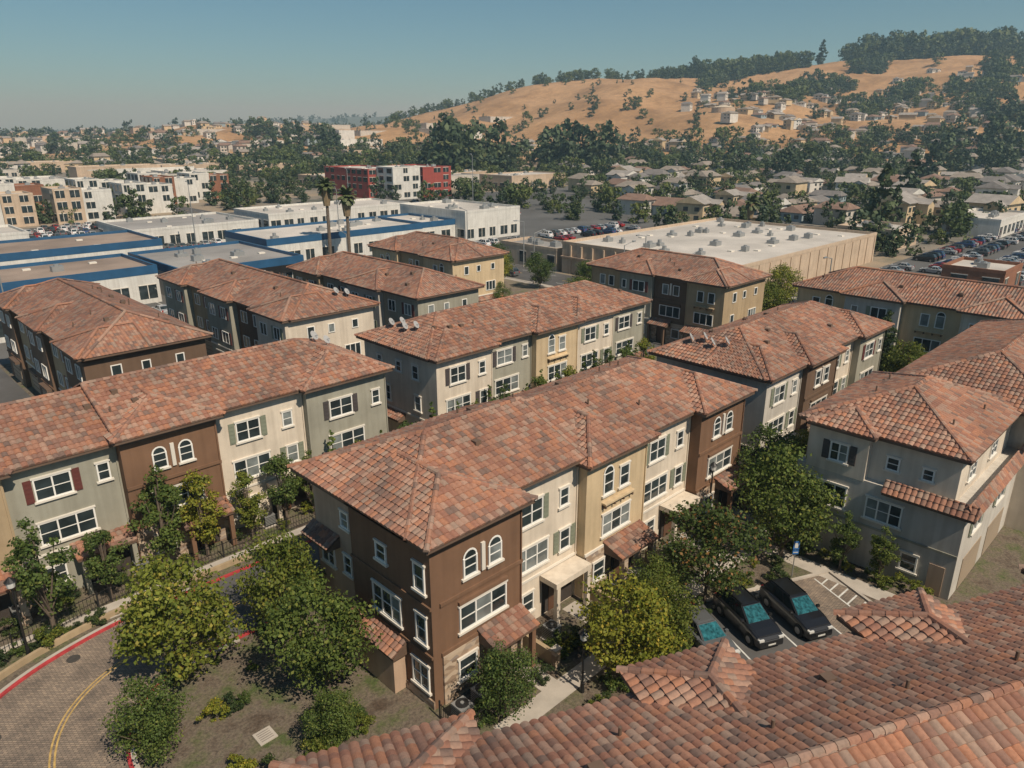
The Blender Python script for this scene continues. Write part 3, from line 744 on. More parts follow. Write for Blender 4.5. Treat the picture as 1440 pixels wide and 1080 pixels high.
M_up=[tree_mesh('tree_up%d'%i,40+i,7.5,1.5,.19,4000,GR if i!=1 else YG,'up',LEAF,trunkfrac=.18,nclump=44) for i in range(3)]
M_cy=tree_mesh('cypress',50,5,.8,.15,2200,GR,'cone',LEAF,trunkfrac=.05,nclump=34)
M_co=tree_mesh('conifer',51,10,2.6,.28,6000,DG,'cone',LEAF,trunkfrac=.08,nclump=80)
M_bu=[tree_mesh('bush%d'%i,60+i,1.3,.8,.12,1100,[GR,DG,YG][i],'round',LEAF,trunk=False,trunkfrac=0,nclump=14) for i in range(3)]
def put(name,me,x,y,sc=1.0,z=0.0,sz=None):
    o=bpy.data.objects.new(name,me); scene.collection.objects.link(o); o.location=(x,y,z); o.rotation_euler=(0,0,R.uniform(0,6.28)); s=sc*R.uniform(.96,1.04)
    o.scale=(s,s,s*(sz or 1)); return o
put('tree',M_yg[0],10.2,35.2,.93); put('tree',M_yg[1],16.0,35.0,.68,sz=1.2); put('tree',M_gr[0],15.0,28.9,.83,sz=1.05)
put('tree',M_gr[1],7.0,30.9,.54); put('tree',M_gr[0],13.2,25.7,.42); put('tree',M_gr[1],20.5,21.3,.52)
put('tree',M_yg[1],26.9,18.5,.74); put('tree',M_yg[0],29.9,18.4,.56); put('tree',M_or,35.8,19.2,.93); put('tree',M_gr[0],44.2,18.3,1.05)
put('tree',M_gr[1],50.2,22.4,.82); put('tree',M_gr[0],33.0,20.9,.5)
for (x,y,m,s) in ((6.1,44.2,0,1.06),(9.6,45.6,2,.72),(13.4,46.3,0,1.02),(16.0,46.2,1,.9),(19.3,46.2,1,.74),(22.2,46.6,2,.84),(1.5,44.9,2,.9),(-3,45,0,.9),(24.3,46.3,0,.72),(28.6,46.5,1,.68),(33.5,46.4,2,.72),(40.5,45.9,1,.7),(44.3,46,0,.78),(49,45.9,2,.8),(53.6,46,1,.76),(59.4,46,0,.8),(62.5,46,2,.8),(66.3,46,1,.8)):
    put('tree',M_up[m],x,y,s)
for x in (26.5,31,36.3,39.2,41.5,43,45.5,48,50,52.3,55,56.5,58,61,64,65.5,67,69): put('cypress_tree',M_cy,x,46.6,R.uniform(.9,1.35))
for (x,y,s) in ((86.5,27.5,.85),(85.5,20.5,.7),(87,14,.8),(86,33,.6)): put('pine_tree',M_co,x,y,s)
for (x,y,s) in ((84.5,24,.75),(84.3,17.5,.7),(86,38,.6),(76.5,22.8,.55),(70,22.6,.6),(64,22.6,.5),(57,22.8,.55),(88,8,.8),(97.5,43,.6),(98.8,56,.8),(96.8,70,.8),(97.5,80,.9),(98,92,.8),(88,75,.8),(85,96,.8),(95,100,.8),(99,104,.9),(80,84,.6),(84,100,.7),(66,104,.7),(113.5,53,.9),(98,36,.8),(99,48,.9)): put('tree',R.choice([M_gr[0],M_gr[1],M_yg[1]]),x,y,s)
for (x,y,s) in ((45.6,17.2,.6),(45.5,14.8,.62),(45.6,12.4,.58),(45.6,18.9,.5)): put('tree',M_up[0],x,y,s)
for _ in range(160):
    a=R.choice([(18.5,49,21.4,23.4),(0,37,45.9,47.3),(0,37,45.9,47.3),(37.5,68,45.8,47.2),(45.3,46.4,10,19),(24,35,17.5,19.6),(8,17,25,27),(52,77,22.4,24),(6,17,31,36),(-2,10,43.4,44.2),(36,43,16.5,19.6)])
    put('bush',R.choice(M_bu),R.uniform(a[0],a[1]),R.uniform(a[2],a[3]),R.uniform(.35,.95))
def instancer(name, me, pl):
    vs=[];fs=[]
    for (x,y,z,s,a) in pl:
        b=len(vs)
        for k in range(4):
            t=a+math.pi/4+k*math.pi/2; vs.append((x+math.cos(t)*s*.7071,y+math.sin(t)*s*.7071,z))
        fs.append((b,b+1,b+2,b+3))
    m=bpy.data.meshes.new(name); m.from_pydata(vs,[],fs); o=bpy.data.objects.new(name,m); scene.collection.objects.link(o)
    c=bpy.data.objects.new('foliage',me); scene.collection.objects.link(c); c.parent=o
    o.instance_type='FACES'; o.use_instance_faces_scale=True; o.instance_faces_scale=1.0; o.show_instancer_for_render=False
HZ=[(0.032,0.057,0.03),(0.06,0.088,0.043),(0.088,0.105,0.05)]  # distant foliage greens, bluish haze tinted into the leaf colour
HZ2=[(0.045,0.07,0.05),(0.07,0.095,0.065),(0.085,0.11,0.07)]  # farthest belt, same haze tint painted in more strongly
T_d=[tree_mesh('mass_a',70,1,.42,.10,520,HZ,'round',LEAFD,trunkfrac=.05,nclump=18,trunk=False),
     tree_mesh('mass_b',71,1,.52,.10,520,[(0.06,0.09,0.03),(0.10,0.13,0.042),(.13,.14,.05)],'round',LEAFD,trunkfrac=.03,nclump=20,trunk=False),
     tree_mesh('mass_c',72,1,.20,.075,900,HZ,'cone',LEAFD,trunkfrac=.03,nclump=60,trunk=False),
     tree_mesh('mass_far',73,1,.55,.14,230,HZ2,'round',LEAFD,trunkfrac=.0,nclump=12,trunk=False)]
blocked=[(-60,112,-50,108),(-260,101,107,258),(100,112,-200,400),(111,180,56,150),(111,330,28,56),(111,170,150,258)]
def isblocked(p,q):
    return any(a<p<b and c<q<d for a,b,c,d in blocked)
pl=[[],[],[],[]]
def addt(x,y,s,k=None):
    p,q=PQ(x,y)
    if isblocked(p,q): return
    if k is None: k=R.choices([0,1,2],[.48,.46,.06])[0]
    pl[k].append((p,q,hz(x,y)-s*.04,s,R.uniform(0,6.28)))
def nz(x,y): return math.sin(x*.02+1.3)*math.cos(y*.018+.4)+.6*math.sin(x*.045-y*.03)
for _ in range(1250):
    y=R.uniform(150,600); x=R.uniform(-.8,.82)*y
    addt(x,y,R.uniform(4,10))
for _ in range(300):
    y=R.uniform(420,620); x=R.uniform(-.5,.8)*y
    if nz(x,y)>.1: addt(x,y,R.uniform(9,15))
for _ in range(1800):
    y=R.uniform(520,900); x=R.uniform(-.75,.95)*y
    f=(y-520)/380
    if x<250 and R.random()>1-f*.6 and nz(x,y)<.4: continue
    if x>=250 and nz(x*1.2,y)<-.3: continue
    if -260<x<330 and y>640 and R.random()<.88: continue
    if x<=-200 and R.random()<.55: continue
    addt(x,y,R.uniform(7,15))
for _ in range(3000):
    y=R.uniform(780,1180); x=R.uniform(250,1100)
    d=.12+.6*max(0,(x-450)/500)
    if y>1000 and x<760: d-=.35
    if nz(x*1.3,y*1.6)>.5-d: addt(x,y,R.uniform(9,20))
for _ in range(70):
    y=R.uniform(750,1140); x=R.uniform(-200,350); addt(x,y,R.uniform(5,10))
for _ in range(420):
    x=R.choice([R.uniform(210,330),R.uniform(290,420),R.uniform(480,1000),R.uniform(520,1000)]); y=R.uniform(1130,1190)
    addt(x,y,R.uniform(24,40) if x>500 else (R.uniform(16,30) if x>260 else R.uniform(10,18)))
for _ in range(120):
    x=R.uniform(-180,230); addt(x,R.uniform(1140,1170),R.uniform(6,16))
for (x0,x1,y0,n,s0,s1) in ((-45,-5,480,10,30,38),(25,70,520,9,26,36),(-210,-150,650,10,16,24),(-300,-240,850,14,16,24),(330,420,560,14,22,30),(120,200,430,8,14,20),(270,330,480,6,18,26),(420,560,700,26,18,28)):
    for _ in range(n): addt(R.uniform(x0,x1),y0+R.uniform(-25,25),R.uniform(s0,s1),0)
for (x,y,s) in ((101,206,22),(108,212,15),(158,300,24),(230,420,26),(345,560,32),(-26,560,20),(445,1150,38),(300,1150,26),(420,1130,24),(380,1150,30)): addt(x,y,s,2)
for _ in range(1700):
    y=R.uniform(640,3400); x=R.uniform(-.85,-.12 if y<1300 else .1)*y
    if y<1250 and -480<x<-60 and R.random()<.88: continue
    if y<1300 and R.random()<.5: continue
    p,q=PQ(x,y); pl[3].append((p,q,hz(x,y)-1,R.uniform(7,15)*(1+y/5000),R.uniform(0,6.28)))
for k in range(4): instancer(['distant_trees','distant_trees','distant_conifers','distant_tree_belt'][k],T_d[k],pl[k])

def palm(x,y,h):
    k=MB(); par=empty('palm_tree',(x,y,0))
    n=8
    for i in range(n):
        z0=h*i/n; z1=h*(i+1)/n; k.cyl((math.sin(z0*.1)*.2,0,z0),(math.sin(z1*.1)*.2,0,z1+.05),.42-.1*i/n,.38-.1*i/n,8,BARK,False)
    k.cyl((0.1,0,h-4.2),(0.15,0,h-.3),.7,1.2,9,simple('dead_fronds',(0.22,0.16,0.09),.9,.3,4))
    k.obj('trunk',par)
    f=MB(); pm=simple('palm_frond',(0.07,0.09,0.03),.6,.3,3)
    for i in range(60):
        a=R.uniform(0,6.28); el=R.uniform(-.8,1.4); L=R.uniform(2.4,3.2); prev=None; pos=Vector((.15,0,h)); d=Vector((math.cos(a)*math.cos(el),math.sin(a)*math.cos(el),math.sin(el))); sd=Vector((-math.sin(a),math.cos(a),0))
        for j in range(6):
            w=.55*math.sin(math.pi*(j+.6)/6.6)
            cur=(pos+sd*w-Vector((0,0,.12)),pos,pos-sd*w-Vector((0,0,.12)))
            if prev:
                f.face([prev[0],prev[1],cur[1],cur[0]],pm); f.face([prev[1],prev[2],cur[2],cur[1]],pm)
            prev=cur; pos=pos+d*L/6; d=(d+Vector((0,0,-.22))).normalized()
    f.obj('fronds',par)
palm(87,138.5,14.5); palm(85,143,16.5); palm(190,100,9)

# ---------------------------------------------------------------- commercial buildings
BLUE=simple('blue_fascia',(0.02,0.085,0.18),.5,.15); ROOFW=simple('flat_roof_white',(0.48,0.45,0.41),.9,.25,.08); ROOFG=simple('flat_roof_gray',(0.27,0.26,0.25),.9,.25,.08)
TANW=stucco('stucco_store',(0.54,0.42,0.31)); WHW=stucco('stucco_white_store',(0.66,0.65,0.61)); REDW=stucco('stucco_red',(0.34,0.07,0.055)); DKR=stucco('stucco_rust',(0.27,0.12,0.07))
TANROOF=simple('roof_brown_gravel',(0.27,0.21,0.17),.9,.3,.1)
def flat(name,x0,x1,y0,y1,h,wall,roof,fascia=None,band=True,hv=5,floors=1):
    par=empty(name); k=MB(); g=MB(); t=MB()
    k.box(x0,x1,y0,y1,-.3,h-.5,wall); k.box(x0+.3,x1-.3,y0+.3,y1-.3,h-.5,h-.45,roof)
    for (a,b,c,d) in ((x0-.05,x1+.05,y0-.05,y0+.3),(x0-.05,x1+.05,y1-.3,y1+.05),(x0-.05,x0+.3,y0+.302,y1-.302),(x1-.3,x1+.05,y0+.302,y1-.302)):
        t.box(a,b,c,d,h-(1.3 if fascia else .5),h+.1,fascia or wall)
    if band:
        for fl in range(floors):
            zb=.8+fl*(h/floors); zh=min(2.3,h/floors-1.2)
            n=max(2,int((x1-x0)/4))
            for i in range(n):
                if R.random()<.22: continue
                a=x0+(x1-x0)*(i+.15)/n; b=x0+(x1-x0)*(i+R.uniform(.6,.88))/n
                g.box(a,b,y0-.03,y0+.1,zb,zb+zh,GLASS); g.box(a-.1,b+.1,y0-.06,y0+.05,zb+zh,zb+zh+.15,TRIM); g.box((a+b)/2-.06,(a+b)/2+.06,y0-.06,y0+.05,zb,zb+zh,TRIM)
            n=max(2,int((y1-y0)/4))
            for i in range(n):
                if R.random()<.22: continue
                a=y0+(y1-y0)*(i+.15)/n; b=y0+(y1-y0)*(i+R.uniform(.6,.88))/n
                g.box(x0-.03,x0+.1,a,b,zb,zb+zh,GLASS); g.box(x0-.06,x0+.05,a-.1,b+.1,zb+zh,zb+zh+.15,TRIM)
    u=MB()
    for _ in range(hv):
        a=R.uniform(x0+3,x1-4); b=R.uniform(y0+3,y1-4); s=R.uniform(1.0,2.2); u.box(a,a+s,b,b+s*.8,h-.45,h+R.uniform(.1,.6),METAL); u.cyl((a+s/2,b+s*.4,h),(a+s/2,b+s*.4,h+.75),s*.25,s*.25,10,METAL)
    for _ in range(int((x1-x0)*(y1-y0)/160)):
        a=R.uniform(x0+2,x1-3); b=R.uniform(y0+2,y1-3); u.box(a,a+1.2,b,b+.9,h-.45,h-.2,TRIM)
    k.obj('walls',par); t.obj('parapet',par)
    if g.v: g.obj('windows',par)
    if u.v: u.obj('roof_units',par)
    return par
sp=flat('store_building',113,172,60,100,6.3,TANW,ROOFW,None,False,24)
k=MB()
for i in range(14): k.box(112.7,113,61+i*2.8,61.4+i*2.8,0,5.7,TANW)
for i in range(15): k.box(115+i*4,115.4+i*4,59.85,60,0,5.7,TANW)
k.box(112.5,112.95,60,100,3.2,3.5,C['beige']); k.obj('pilasters',sp)
flat('store_building',113,122,101.5,118,4.6,TANW,ROOFG,None,True,3)
flat('car_dealership',-40,44,130,147,6.2,WHW,TANROOF,BLUE,True,6)
flat('car_dealership',-40,30,119,127,4.8,WHW,ROOFW,BLUE,True,3)
flat('car_dealership',46,68,124,150,5.8,WHW,ROOFG,BLUE,True,5)
flat('car_dealership',-20,57,163,183,6.0,WHW,TANROOF,BLUE,True,5)
flat('car_dealership',-60,40,196,214,6.0,WHW,ROOFW,None,True,7)
flat('car_dealership',72,113,146,166,6.0,WHW,ROOFW,BLUE,True,8)
flat('car_dealership',127,147,146,174,7.8,WHW,ROOFW,None,True,5,1)
flat('car_dealership',116,126.9,150,170,5.5,WHW,ROOFW,BLUE,True,2,1)
flat('warehouse',60,92,190,216,5,WHW,ROOFG,None,True,6)
flat('warehouse',100,150,200,222,5,WHW,ROOFW,None,True,8)
flat('hotel_building',180,199,268,302,12,REDW,ROOFW,None,True,3,4)
flat('hotel_building',184,198,256,267.5,13,WHW,ROOFW,None,True,3,4)
flat('hotel_building',199.5,215,256,281,12.5,REDW,ROOFW,None,True,3,4)
for (x,y,w) in ((40,262,WHW),(62,262,TANW),(85,272,WHW),(22,300,DKR),(52,300,WHW),(80,305,WHW),(105,300,DKR),(0,270,WHW),(10,330,TANW),(60,335,WHW),(110,330,WHW),(125,315,WHW)):
    flat('apartment_building',x,x+8,y,y+13,10.5,w,ROOFW,None,True,1,3); flat('apartment_building',x+8.4,x+17,y+1.5,y+13,9.6,R.choice([TANW,WHW,DKR,C['lgray']]),ROOFW,None,True,1,3)
for i in range(64):
    y=R.uniform(300,1000); x=R.uniform(-.72,.02)*y; p,q=PQ(x,y)
    if isblocked(p,q): continue
    flat('commercial_building',p,p+R.uniform(15,45),q,q+R.uniform(12,30),R.uniform(4.5,9)+hz(x,y),R.choice([WHW,TANW,C['lgray'],TANW,WHW]),R.choice([ROOFW,ROOFG,ROOFW]),None,y<500,3,1)
for (x0,x1,y0,y1,h,w) in ((205,232,12,30,7.5,WHW),(150,162,30,40,4.5,DKR),(232,262,50,64,5,WHW),(190,206,62,76,5,TANW)):
    flat('commercial_building',x0,x1,y0,y1,h,w,ROOFW,None,True,4)
SH=[simple('shingle_%d'%i,c,.9,.2,.6) for i,c in enumerate(((0.16,0.15,0.145),(0.24,0.21,0.18),(0.20,0.13,0.10),(0.28,0.26,0.24)))]
BLW=stucco('siding_blue',(0.30,0.38,0.42))
def house_mesh(i):
    k=MB(); w,d,h=[(13,9,3.2),(11,8,5.6),(15,9,3.0),(10,9,5.8)][i%4]; wl=[WHW,C['tan'],C['lgray'],C['yellow'],BLW,WHW][(i*5+i//4)%6]; sh=SH[(i+i//4)%4]
    k.box(0,w,0,d,-3,h,wl); k.box(w*.55,w,-3,-.01,-3,h-.3,wl)
    e=.6; hh=d*.24
    a,b,c_,d_,zz=-e,w+e,-e,d+e,h; ins=0 if i%3==0 else 2
    m=(c_+d_)/2; k.face([(a,c_,zz),(b,c_,zz),(b-ins,m,zz+hh),(a+ins,m,zz+hh)],sh); k.face([(b,d_,zz),(a,d_,zz),(a+ins,m,zz+hh),(b-ins,m,zz+hh)],sh)
    em=sh if ins else wl
    k.face([(a,d_,zz),(a,c_,zz),(a+ins,m,zz+hh)],em); k.face([(b,c_,zz),(b,d_,zz),(b-ins,m,zz+hh)],em); k.face([(a,c_,zz-.1),(b,c_,zz-.1),(b,d_,zz-.1),(a,d_,zz-.1)],TRIM)
    k.face([(w*.55-.4,-3.5,h-.3),(w*.775,-3.5,h+1),(w*.775,2,h+1),(w*.55-.4,2,h-.3)],sh); k.face([(w+.4,-3.5,h-.3),(w*.775,-3.5,h+1),(w*.775,2,h+1),(w+.4,2,h-.3)],sh); k.face([(w*.55,-3.02,h-.3),(w,-3.02,h-.3),(w*.775,-3.02,h+.9)],wl)
    for zf in ([.8,3.4] if h>5 else [.9]):
        for a in (1,3.6): k.box(a,a+1.6,-.04,.1,zf,zf+1.3,GLASS); k.box(a-.1,a+1.7,-.06,.05,zf+1.3,zf+1.42,TRIM)
        for a in (1.2,5): k.box(-.04,.1,a,a+1.6,zf,zf+1.3,GLASS); k.box(w-.1,w+.04,a,a+1.6,zf,zf+1.3,GLASS)
    k.box(w*.6,w*.6+3.6,-3.05,-2.9,0,2.2,GARAGE)
    o=k.obj('tmp'); m=o.data; bpy.data.objects.remove(o); return m
HM=[house_mesh(i) for i in range(12)]
def puth(x,y,sc=1.0):
    p,q=PQ(x,y)
    if isblocked(p,q): return
    o=bpy.data.objects.new('house',R.choice(HM)); scene.collection.objects.link(o); o.location=(p,q,hz(x,y)+(.6 if y>560 else 0)); o.rotation_euler=(0,0,R.choice([0,1.57,3.14,-1.57])+R.uniform(-.3,.3)); s=R.uniform(.8,1.15)*sc; o.scale=(s,s*R.uniform(.9,1.1),s)
for row in range(14):
    y=232+row*25
    x=max(40,-.05*y+20)+R.uniform(0,10)
    while x<.85*y:
        if R.random()<.85: puth(x,y+R.uniform(-6,6))
        x+=R.uniform(14,22)
for _ in range(330):
    y=R.uniform(560,980); x=R.uniform(max(190,y*.22),y*.85); puth(x,y,.85)
for _ in range(90):
    y=R.uniform(540,640); x=R.uniform(-250,200); puth(x,y,.9)
for _ in range(220):
    y=R.uniform(500,1300); x=R.uniform(-.75*y,-.25*y); puth(x,y)
x,y=205,760; p,q=PQ(x,y); k=MB(); z=hz(x,y); k.cyl((p,q,z-4),(p,q,z+4),11,11,28,TANW,False); k.cyl((p,q,z+4),(p,q,z+6.5),11.2,1,28,simple('tank_roof',(.5,.43,.33),.7,.1)); k.obj('water_tank')

# ---------------------------------------------------------------- cars
SHADE=simple('windscreen_shade',(0.02,0.10,0.12),.15,.8,5); TYRE=simple('tyre',(.02,.02,.02),.9,.1); RIM=simple('rim',(.35,.35,.36),.3,.1,metal=.8); LAMP=simple('headlamp',(.6,.6,.58),.15,.05); TAIL=simple('tail_lamp',(.3,.01,.01),.3,.05)
def paint(n,c):
    m=simple(n,c,.28,.03); m.node_tree.nodes['Principled BSDF'].inputs['Coat Weight'].default_value=.6; return m
def car_mesh(name,pm,suv=True,shade=False):
    k=MB(); L=4.6;hw=.93
    H=1.70 if suv else 1.45; belt=1.05 if suv else .92
    prof=[(-L/2+.02,.45),(-L/2,.72),(-L/2+.10,belt-.06),(-L/2+.9,belt),(L/2-1.25,belt),(L/2-.75,belt-.07),(L/2-.25,belt-.22),(L/2-.03,.66),(L/2,.40)]
    ins=[.10,.05,.03,0,0,.02,.07,.12,.16]
    n=len(prof)
    Ls=[(x,-hw+i,z) for (x,z),i in zip(prof,ins)]; Rs=[(x,hw-i,z) for (x,z),i in zip(prof,ins)]
    Lb=[(x,-hw+i+.03,.28) for (x,z),i in zip(prof,ins)]; Rb=[(x,hw-i-.03,.28) for (x,z),i in zip(prof,ins)]
    Lt=[(x,y+.14,z+.05) for x,y,z in Ls]; Rt=[(x,y-.14,z+.05) for x,y,z in Rs]
    for i in range(n-1):
        k.face([Lb[i],Lb[i+1],Ls[i+1],Ls[i]],pm); k.face([Rb[i+1],Rb[i],Rs[i],Rs[i+1]],pm)
        k.face([Ls[i],Ls[i+1],Lt[i+1],Lt[i]],pm); k.face([Rs[i+1],Rs[i],Rt[i],Rt[i+1]],pm); k.face([Lt[i],Lt[i+1],Rt[i+1],Rt[i]],pm)
    k.face([Lb[0],Ls[0],Rs[0],Rb[0]],pm); k.face([Lb[-1],Rb[-1],Rs[-1],Ls[-1]],pm); k.face(Lb+Rb[::-1],BLACK)
    k.face([Ls[0],Lt[0],Rt[0],Rs[0]],pm); k.face([Ls[-1],Rs[-1],Rt[-1],Lt[-1]],pm)
    rb=-L/2+(.10 if suv else .75); rt=-L/2+(.55 if suv else 1.35); ft=L/2-2.15; fb=L/2-1.2
    zb=belt+.03
    b=[(rb,-hw+.14,zb),(fb,-hw+.14,zb),(fb,hw-.14,zb),(rb,hw-.14,zb)]; t=[(rt,-hw+.30,H-.04),(ft,-hw+.30,H-.04),(ft,hw-.30,H-.04),(rt,hw-.30,H-.04)]
    t2=[(rt+.15,-hw+.42,H),(ft-.12,-hw+.42,H),(ft-.12,hw-.42,H),(rt+.15,hw-.42,H)]
    k.hexa(b+t,pm); k.hexa(t+t2,pm)
    def inset(q,m,off,f=.86):
        q=[Vector(x) for x in q]; c=sum(q,Vector())/4; nn=(q[1]-q[0]).cross(q[3]-q[0]).normalized()
        if nn.dot(c-Vector((0,0,1.2)))<0: nn=-nn
        k.face([tuple(c+(x-c)*f+nn*off) for x in q],m)
    inset([b[1],b[2],t[2],t[1]],SHADE if shade else GLASS,.012,.9); inset([b[0],b[3],t[3],t[0]],GLASS,.012,.85)
    for s in (0,1):
        q0,q1=(b[0],b[1]) if s==0 else (b[3],b[2]); u0,u1=(t[0],t[1]) if s==0 else (t[3],t[2])
        def lerp(A,B,f): return tuple(A[i]+(B[i]-A[i])*f for i in range(3))
        for (f0,f1) in ((.04,.30),(.32,.62),(.64,.96)):
            inset([lerp(q0,q1,f0),lerp(q0,q1,f1),lerp(u0,u1,f1),lerp(u0,u1,f0)],GLASS,.012,.88)
    if suv:
        k.box(rt+.1,ft-.1,-hw+.36,-hw+.39,H-.02,H+.05,BLACK); k.box(rt+.1,ft-.1,hw-.39,hw-.36,H-.02,H+.05,BLACK)
    for x in (-L/2+.85,L/2-.9):
        for y in (-1,1):
            k.cyl((x,y*(hw-.2),.35),(x,y*(hw+.005),.35),.41,.41,18,BLACK); k.cyl((x,y*(hw-.2),.35),(x,y*(hw+.015),.35),.35,.35,18,TYRE); k.cyl((x,y*(hw),.35),(x,y*(hw+.025),.35),.22,.21,12,RIM)
    for y in (-.66,.66):
        k.box(L/2-.25,L/2-.045,y-.16,y+.16,.68,.80,LAMP); k.box(-L/2-.01,-L/2+.1,y-.12,y+.12,.72,.98,TAIL)
        sg=1 if y>0 else -1; k.box(L/2-1.65,L/2-1.5,sg*(hw+.03)-.1,sg*(hw+.03)+.1,belt+.04,belt+.18,pm)
    k.box(L/2-.04,L/2+.01,-.45,.45,.48,.64,BLACK); k.box(L/2-.005,L/2+.02,-.25,.25,.40,.50,WPAINT)
    o=k.obj('tmp'); m=o.data; m.name=name; bpy.data.objects.remove(o)
    if shade:
        bm=bmesh.new(); bm.from_mesh(m); bmesh.ops.remove_doubles(bm,verts=bm.verts,dist=.0005)
        es=[e for e in bm.edges if len(e.link_faces)==2 and e.calc_face_angle(0)>.2 and e.calc_length()>.3 and e.link_faces[0].material_index==e.link_faces[1].material_index==0]
        try: bmesh.ops.bevel(bm,geom=es,offset=.04,segments=2,affect='EDGES')
        except Exception: pass
        bm.to_mesh(m); bm.free()
    return m
PB=paint('paint_black',(.012,.012,.014)); PS=paint('paint_silver',(.35,.36,.37)); PW=paint('paint_white',(.7,.7,.7)); PR=paint('paint_red',(.3,.02,.02)); PU=paint('paint_blue',(.03,.07,.18)); PG=paint('paint_gray',(.10,.105,.11))
carN=car_mesh('suv_near',PB,True,True); carN2=car_mesh('sedan_near',PG,False,True)
CM=[car_mesh('car%d'%i,p,i%2==0) for i,p in enumerate((PB,PS,PW,PW,PG,PR,PU,PS,PB,PG))]
def putcar(me,x,y,rot,nm='parked_car'):
    o=bpy.data.objects.new(nm,me); scene.collection.objects.link(o); o.location=(x,y,.012); o.rotation_euler=(0,0,rot)
rotG=math.atan2(-GN[1],-GN[0])
for s,mm in ((10.6,carN2),(13.8,carN),(17.0,carN)):
    a=GP(s,17.3+(.3 if s==13.8 else 0)); putcar(mm,a[0],a[1],rotG+R.uniform(-.03,.03))
for i in range(14): putcar(R.choice(CM),103+R.choice([0,6]),R.uniform(-40,200),math.pi/2,'car')
BL=[(-40,44,130,147),(-40,30,119,127),(46,68,124,150),(-20,57,163,183),(-60,40,196,214),(72,113,146,166),(60,92,190,216),(100,150,200,222)]
for y in (121,128.5,156,176,187,192,219,226,233,243,250):
    x=-200
    while x<100:
        x+=2.9
        v=XYv(x,y)
        if abs(v[0])>.78*v[1]: continue
        hit=any(a-1<x<b+1 and c-3<y<d+3 for a,b,c,d in BL)
        if hit or R.random()<.12: continue
        putcar(R.choice(CM),x,y,math.pi/2+R.uniform(-.03,.03))
for y in (122,130,138,182,192,230,238):
    x=114
    while x<180:
        x+=2.9
        if R.random()<.55: putcar(R.choice(CM),x,y,math.pi/2)
for y in (32,38,46,52):
    x=114
    while x<330:
        x+=2.9
        if R.random()<.5: putcar(R.choice(CM),x,y,math.pi/2)

# ---------------------------------------------------------------- street furniture
def street_lamp(x,y,h,ang,arm=2.2):
    k=MB(); k.cyl((x,y,0),(x,y,h),.13,.08,8,METAL); p1=(x+math.cos(ang)*arm,y+math.sin(ang)*arm,h+.4)
    k.cyl((x,y,h-.05),p1,.06,.05,6,METAL); k.cyl((p1[0],p1[1],p1[2]),(p1[0]+math.cos(ang)*.8,p1[1]+math.sin(ang)*.8,p1[2]),.16,.12,8,METAL); k.cyl((x,y,0),(x,y,.4),.2,.2,8,CONC); k.obj('street_lamp')
for (x,y,a) in ((100.5,62,0),(100.5,96,0),(112.2,79,3.14),(100.5,30,0),(112.2,45,3.14),(100.5,8,0),(75,120,1.57),(20,120,1.57),(118,135,1.5),(100.5,75,0),(112,110,3.14)): street_lamp(x,y,9.5,a)
street_lamp(118,186,17,1.5,.6); street_lamp(160,180,20,1.5,.4); street_lamp(70,178,16,1.5,.6); street_lamp(92,150,15,1.5,.6)
def garden_lamp(x,y,h=4.2):
    k=MB(); k.cyl((x,y,0),(x,y,h),.07,.05,8,BLACK); k.cyl((x,y,0),(x,y,.6),.14,.1,8,BLACK); k.cyl((x,y,h),(x,y,h+.15),.06,.22,10,BLACK); k.cyl((x,y,h+.15),(x,y,h+.5),.2,.24,10,LAMP); k.cyl((x,y,h+.5),(x,y,h+.75),.3,.05,10,BLACK); k.obj('lamp_post')
garden_lamp(4.5,43.2,4.4); garden_lamp(24.5,19.6,3.2); garden_lamp(44.8,24.4)
a=GP(19.8,20.9); k=MB(); BLUS=simple('sign_blue',(.03,.15,.42),.4,.05)
k.cyl((a[0],a[1],0),(a[0],a[1],2.7),.035,.035,8,METAL)
n_=dirPQ(.05,-1); t_=dirPQ(1,.05)
fr=(a,t_,n_); k.obox(fr,-.2,.2,.04,.06,2.1,2.7,BLUS); k.obox(fr,-.11,.11,.062,.068,2.22,2.58,WPAINT); k.obox(fr,-.2,.2,.04,.06,1.75,2.03,BLUS); k.obox(fr,-.16,.16,.062,.066,1.86,1.92,WPAINT); k.obj('accessible_parking_sign')
def ac(x,y):
    k=MB(); k.box(x-.5,x+.5,y-.5,y+.5,0.02,.1,CONC); k.box(x-.4,x+.4,y-.4,y+.4,.1,.95,METAL)
    for i in range(6):
        z=.2+i*.12; k.box(x-.415,x+.415,y-.415,y+.415,z,z+.03,BLACK)
    k.cyl((x,y,.95),(x,y,1.0),.34,.34,14,BLACK); k.cyl((x,y,1.0),(x,y,1.04),.1,.1,8,METAL); k.obj('air_conditioner')
for (x,y) in ((18.8,22.6),(20.2,22.7),(26.5,23.6),(32.6,23.6),(38.6,23.6),(45,23.0),(12,47.2),(21,47.2),(28,47.2),(5,47.2)): ac(x,y)
IRON=simple('iron_cover',(.06,.055,.05),.6,.2,5)
def cover(nm,x,y,sz,round_=False):
    k=MB()
    if round_: k.cyl((x,y,.0),(x,y,.02),sz,sz,18,IRON)
    else:
        k.box(x-sz,x+sz,y-sz,y+sz,0,.06,CONC)
        for i in range(5): k.box(x-sz*.7,x+sz*.7,y-sz*.7+i*sz*.32,y-sz*.7+i*sz*.32+.05,.06,.075,CONCD)
    k.obj(nm)
cover('utility_cover',11.2,28.5,.45); a=PQ(-25.2,27.9); cover('manhole_cover',a[0],a[1],.4,True); cover('manhole_cover',6.2,41.2,.35,True)
a=PQ(15.9,40.1); cover('utility_cover',a[0],a[1],.4); cover('utility_cover',9.3,44.0,.45); cover('utility_cover',11.2,44.0,.4)
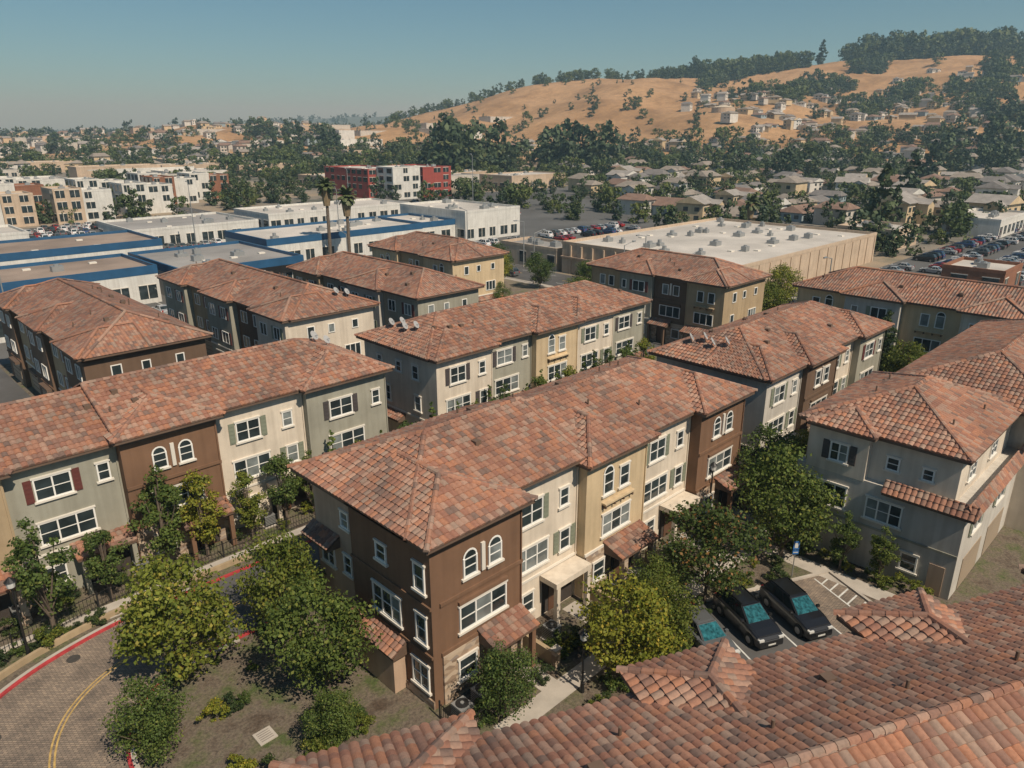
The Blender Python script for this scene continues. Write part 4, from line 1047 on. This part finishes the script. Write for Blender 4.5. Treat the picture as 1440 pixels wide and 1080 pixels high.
k=MB(); k.box(46,68,123.4,123.6,3.2,4.6,BLACK); k.box(49,60,123.3,123.4,3.6,4.2,WPAINT); k.box(46.8,48.2,123.3,123.4,3.4,4.4,simple('sign_orange',(.6,.2,.03),.5,.05)); k.obj('shop_sign')
k=MB(); k.box(171.9,173.2,60.5,66,4.6,5.9,simple('sign_green',(.03,.25,.05),.5,.05)); k.obj('shop_sign')

# ---------------------------------------------------------------- haze, light & camera
hm=bpy.data.materials.new('haze'); hm.use_nodes=True; nt=hm.node_tree; nt.nodes.remove(nt.nodes['Principled BSDF'])
vsn=nt.nodes.new('ShaderNodeVolumeScatter'); vsn.inputs['Color'].default_value=(.46,.70,.84,1); vsn.inputs['Density'].default_value=.00029; vsn.inputs['Anisotropy'].default_value=.1
nt.links.new(vsn.outputs[0],nt.nodes['Material Output'].inputs['Volume'])
k=MB(); k.box(-9000,9000,-9000,9000,-20,260,hm); k.obj('haze')
el=math.radians(50); sd=Vector((-.06,-1,0)).normalized(); ds=Vector((sd.x*math.cos(el),sd.y*math.cos(el),math.sin(el)))
L=bpy.data.lights.new('sun','SUN'); L.energy=4.9; L.angle=math.radians(.5); L.color=(1,.88,.71)
lo=bpy.data.objects.new('sun',L); lo.rotation_euler=ds.to_track_quat('Z','Y').to_euler(); scene.collection.objects.link(lo)
w=bpy.data.worlds.new('World'); scene.world=w; w.use_nodes=True; nt=w.node_tree; bg=nt.nodes['Background']
sk=nt.nodes.new('ShaderNodeTexSky'); sk.sky_type='NISHITA'; sk.sun_disc=False; sk.sun_elevation=el; sk.sun_rotation=math.atan2(ds.x,ds.y); sk.dust_density=.5; sk.air_density=1.0; sk.ozone_density=2.5; sk.altitude=50
nt.links.new(mix(nt,1.0,sk.outputs[0],(.56,.82,.85),'MULTIPLY'),bg.inputs[0]); bg.inputs[1].default_value=.075
cam=bpy.data.cameras.new('camera'); cam.sensor_width=36; cam.lens=25.8; cam.clip_end=30000; cam.clip_start=.5
co=bpy.data.objects.new('camera',cam); co.location=(0,0,28); co.rotation_euler=(math.radians(90-19.2),0,math.radians(-44.6)); scene.collection.objects.link(co); scene.camera=co
scene.view_settings.view_transform='Standard'; scene.view_settings.look='None'; scene.view_settings.exposure=0
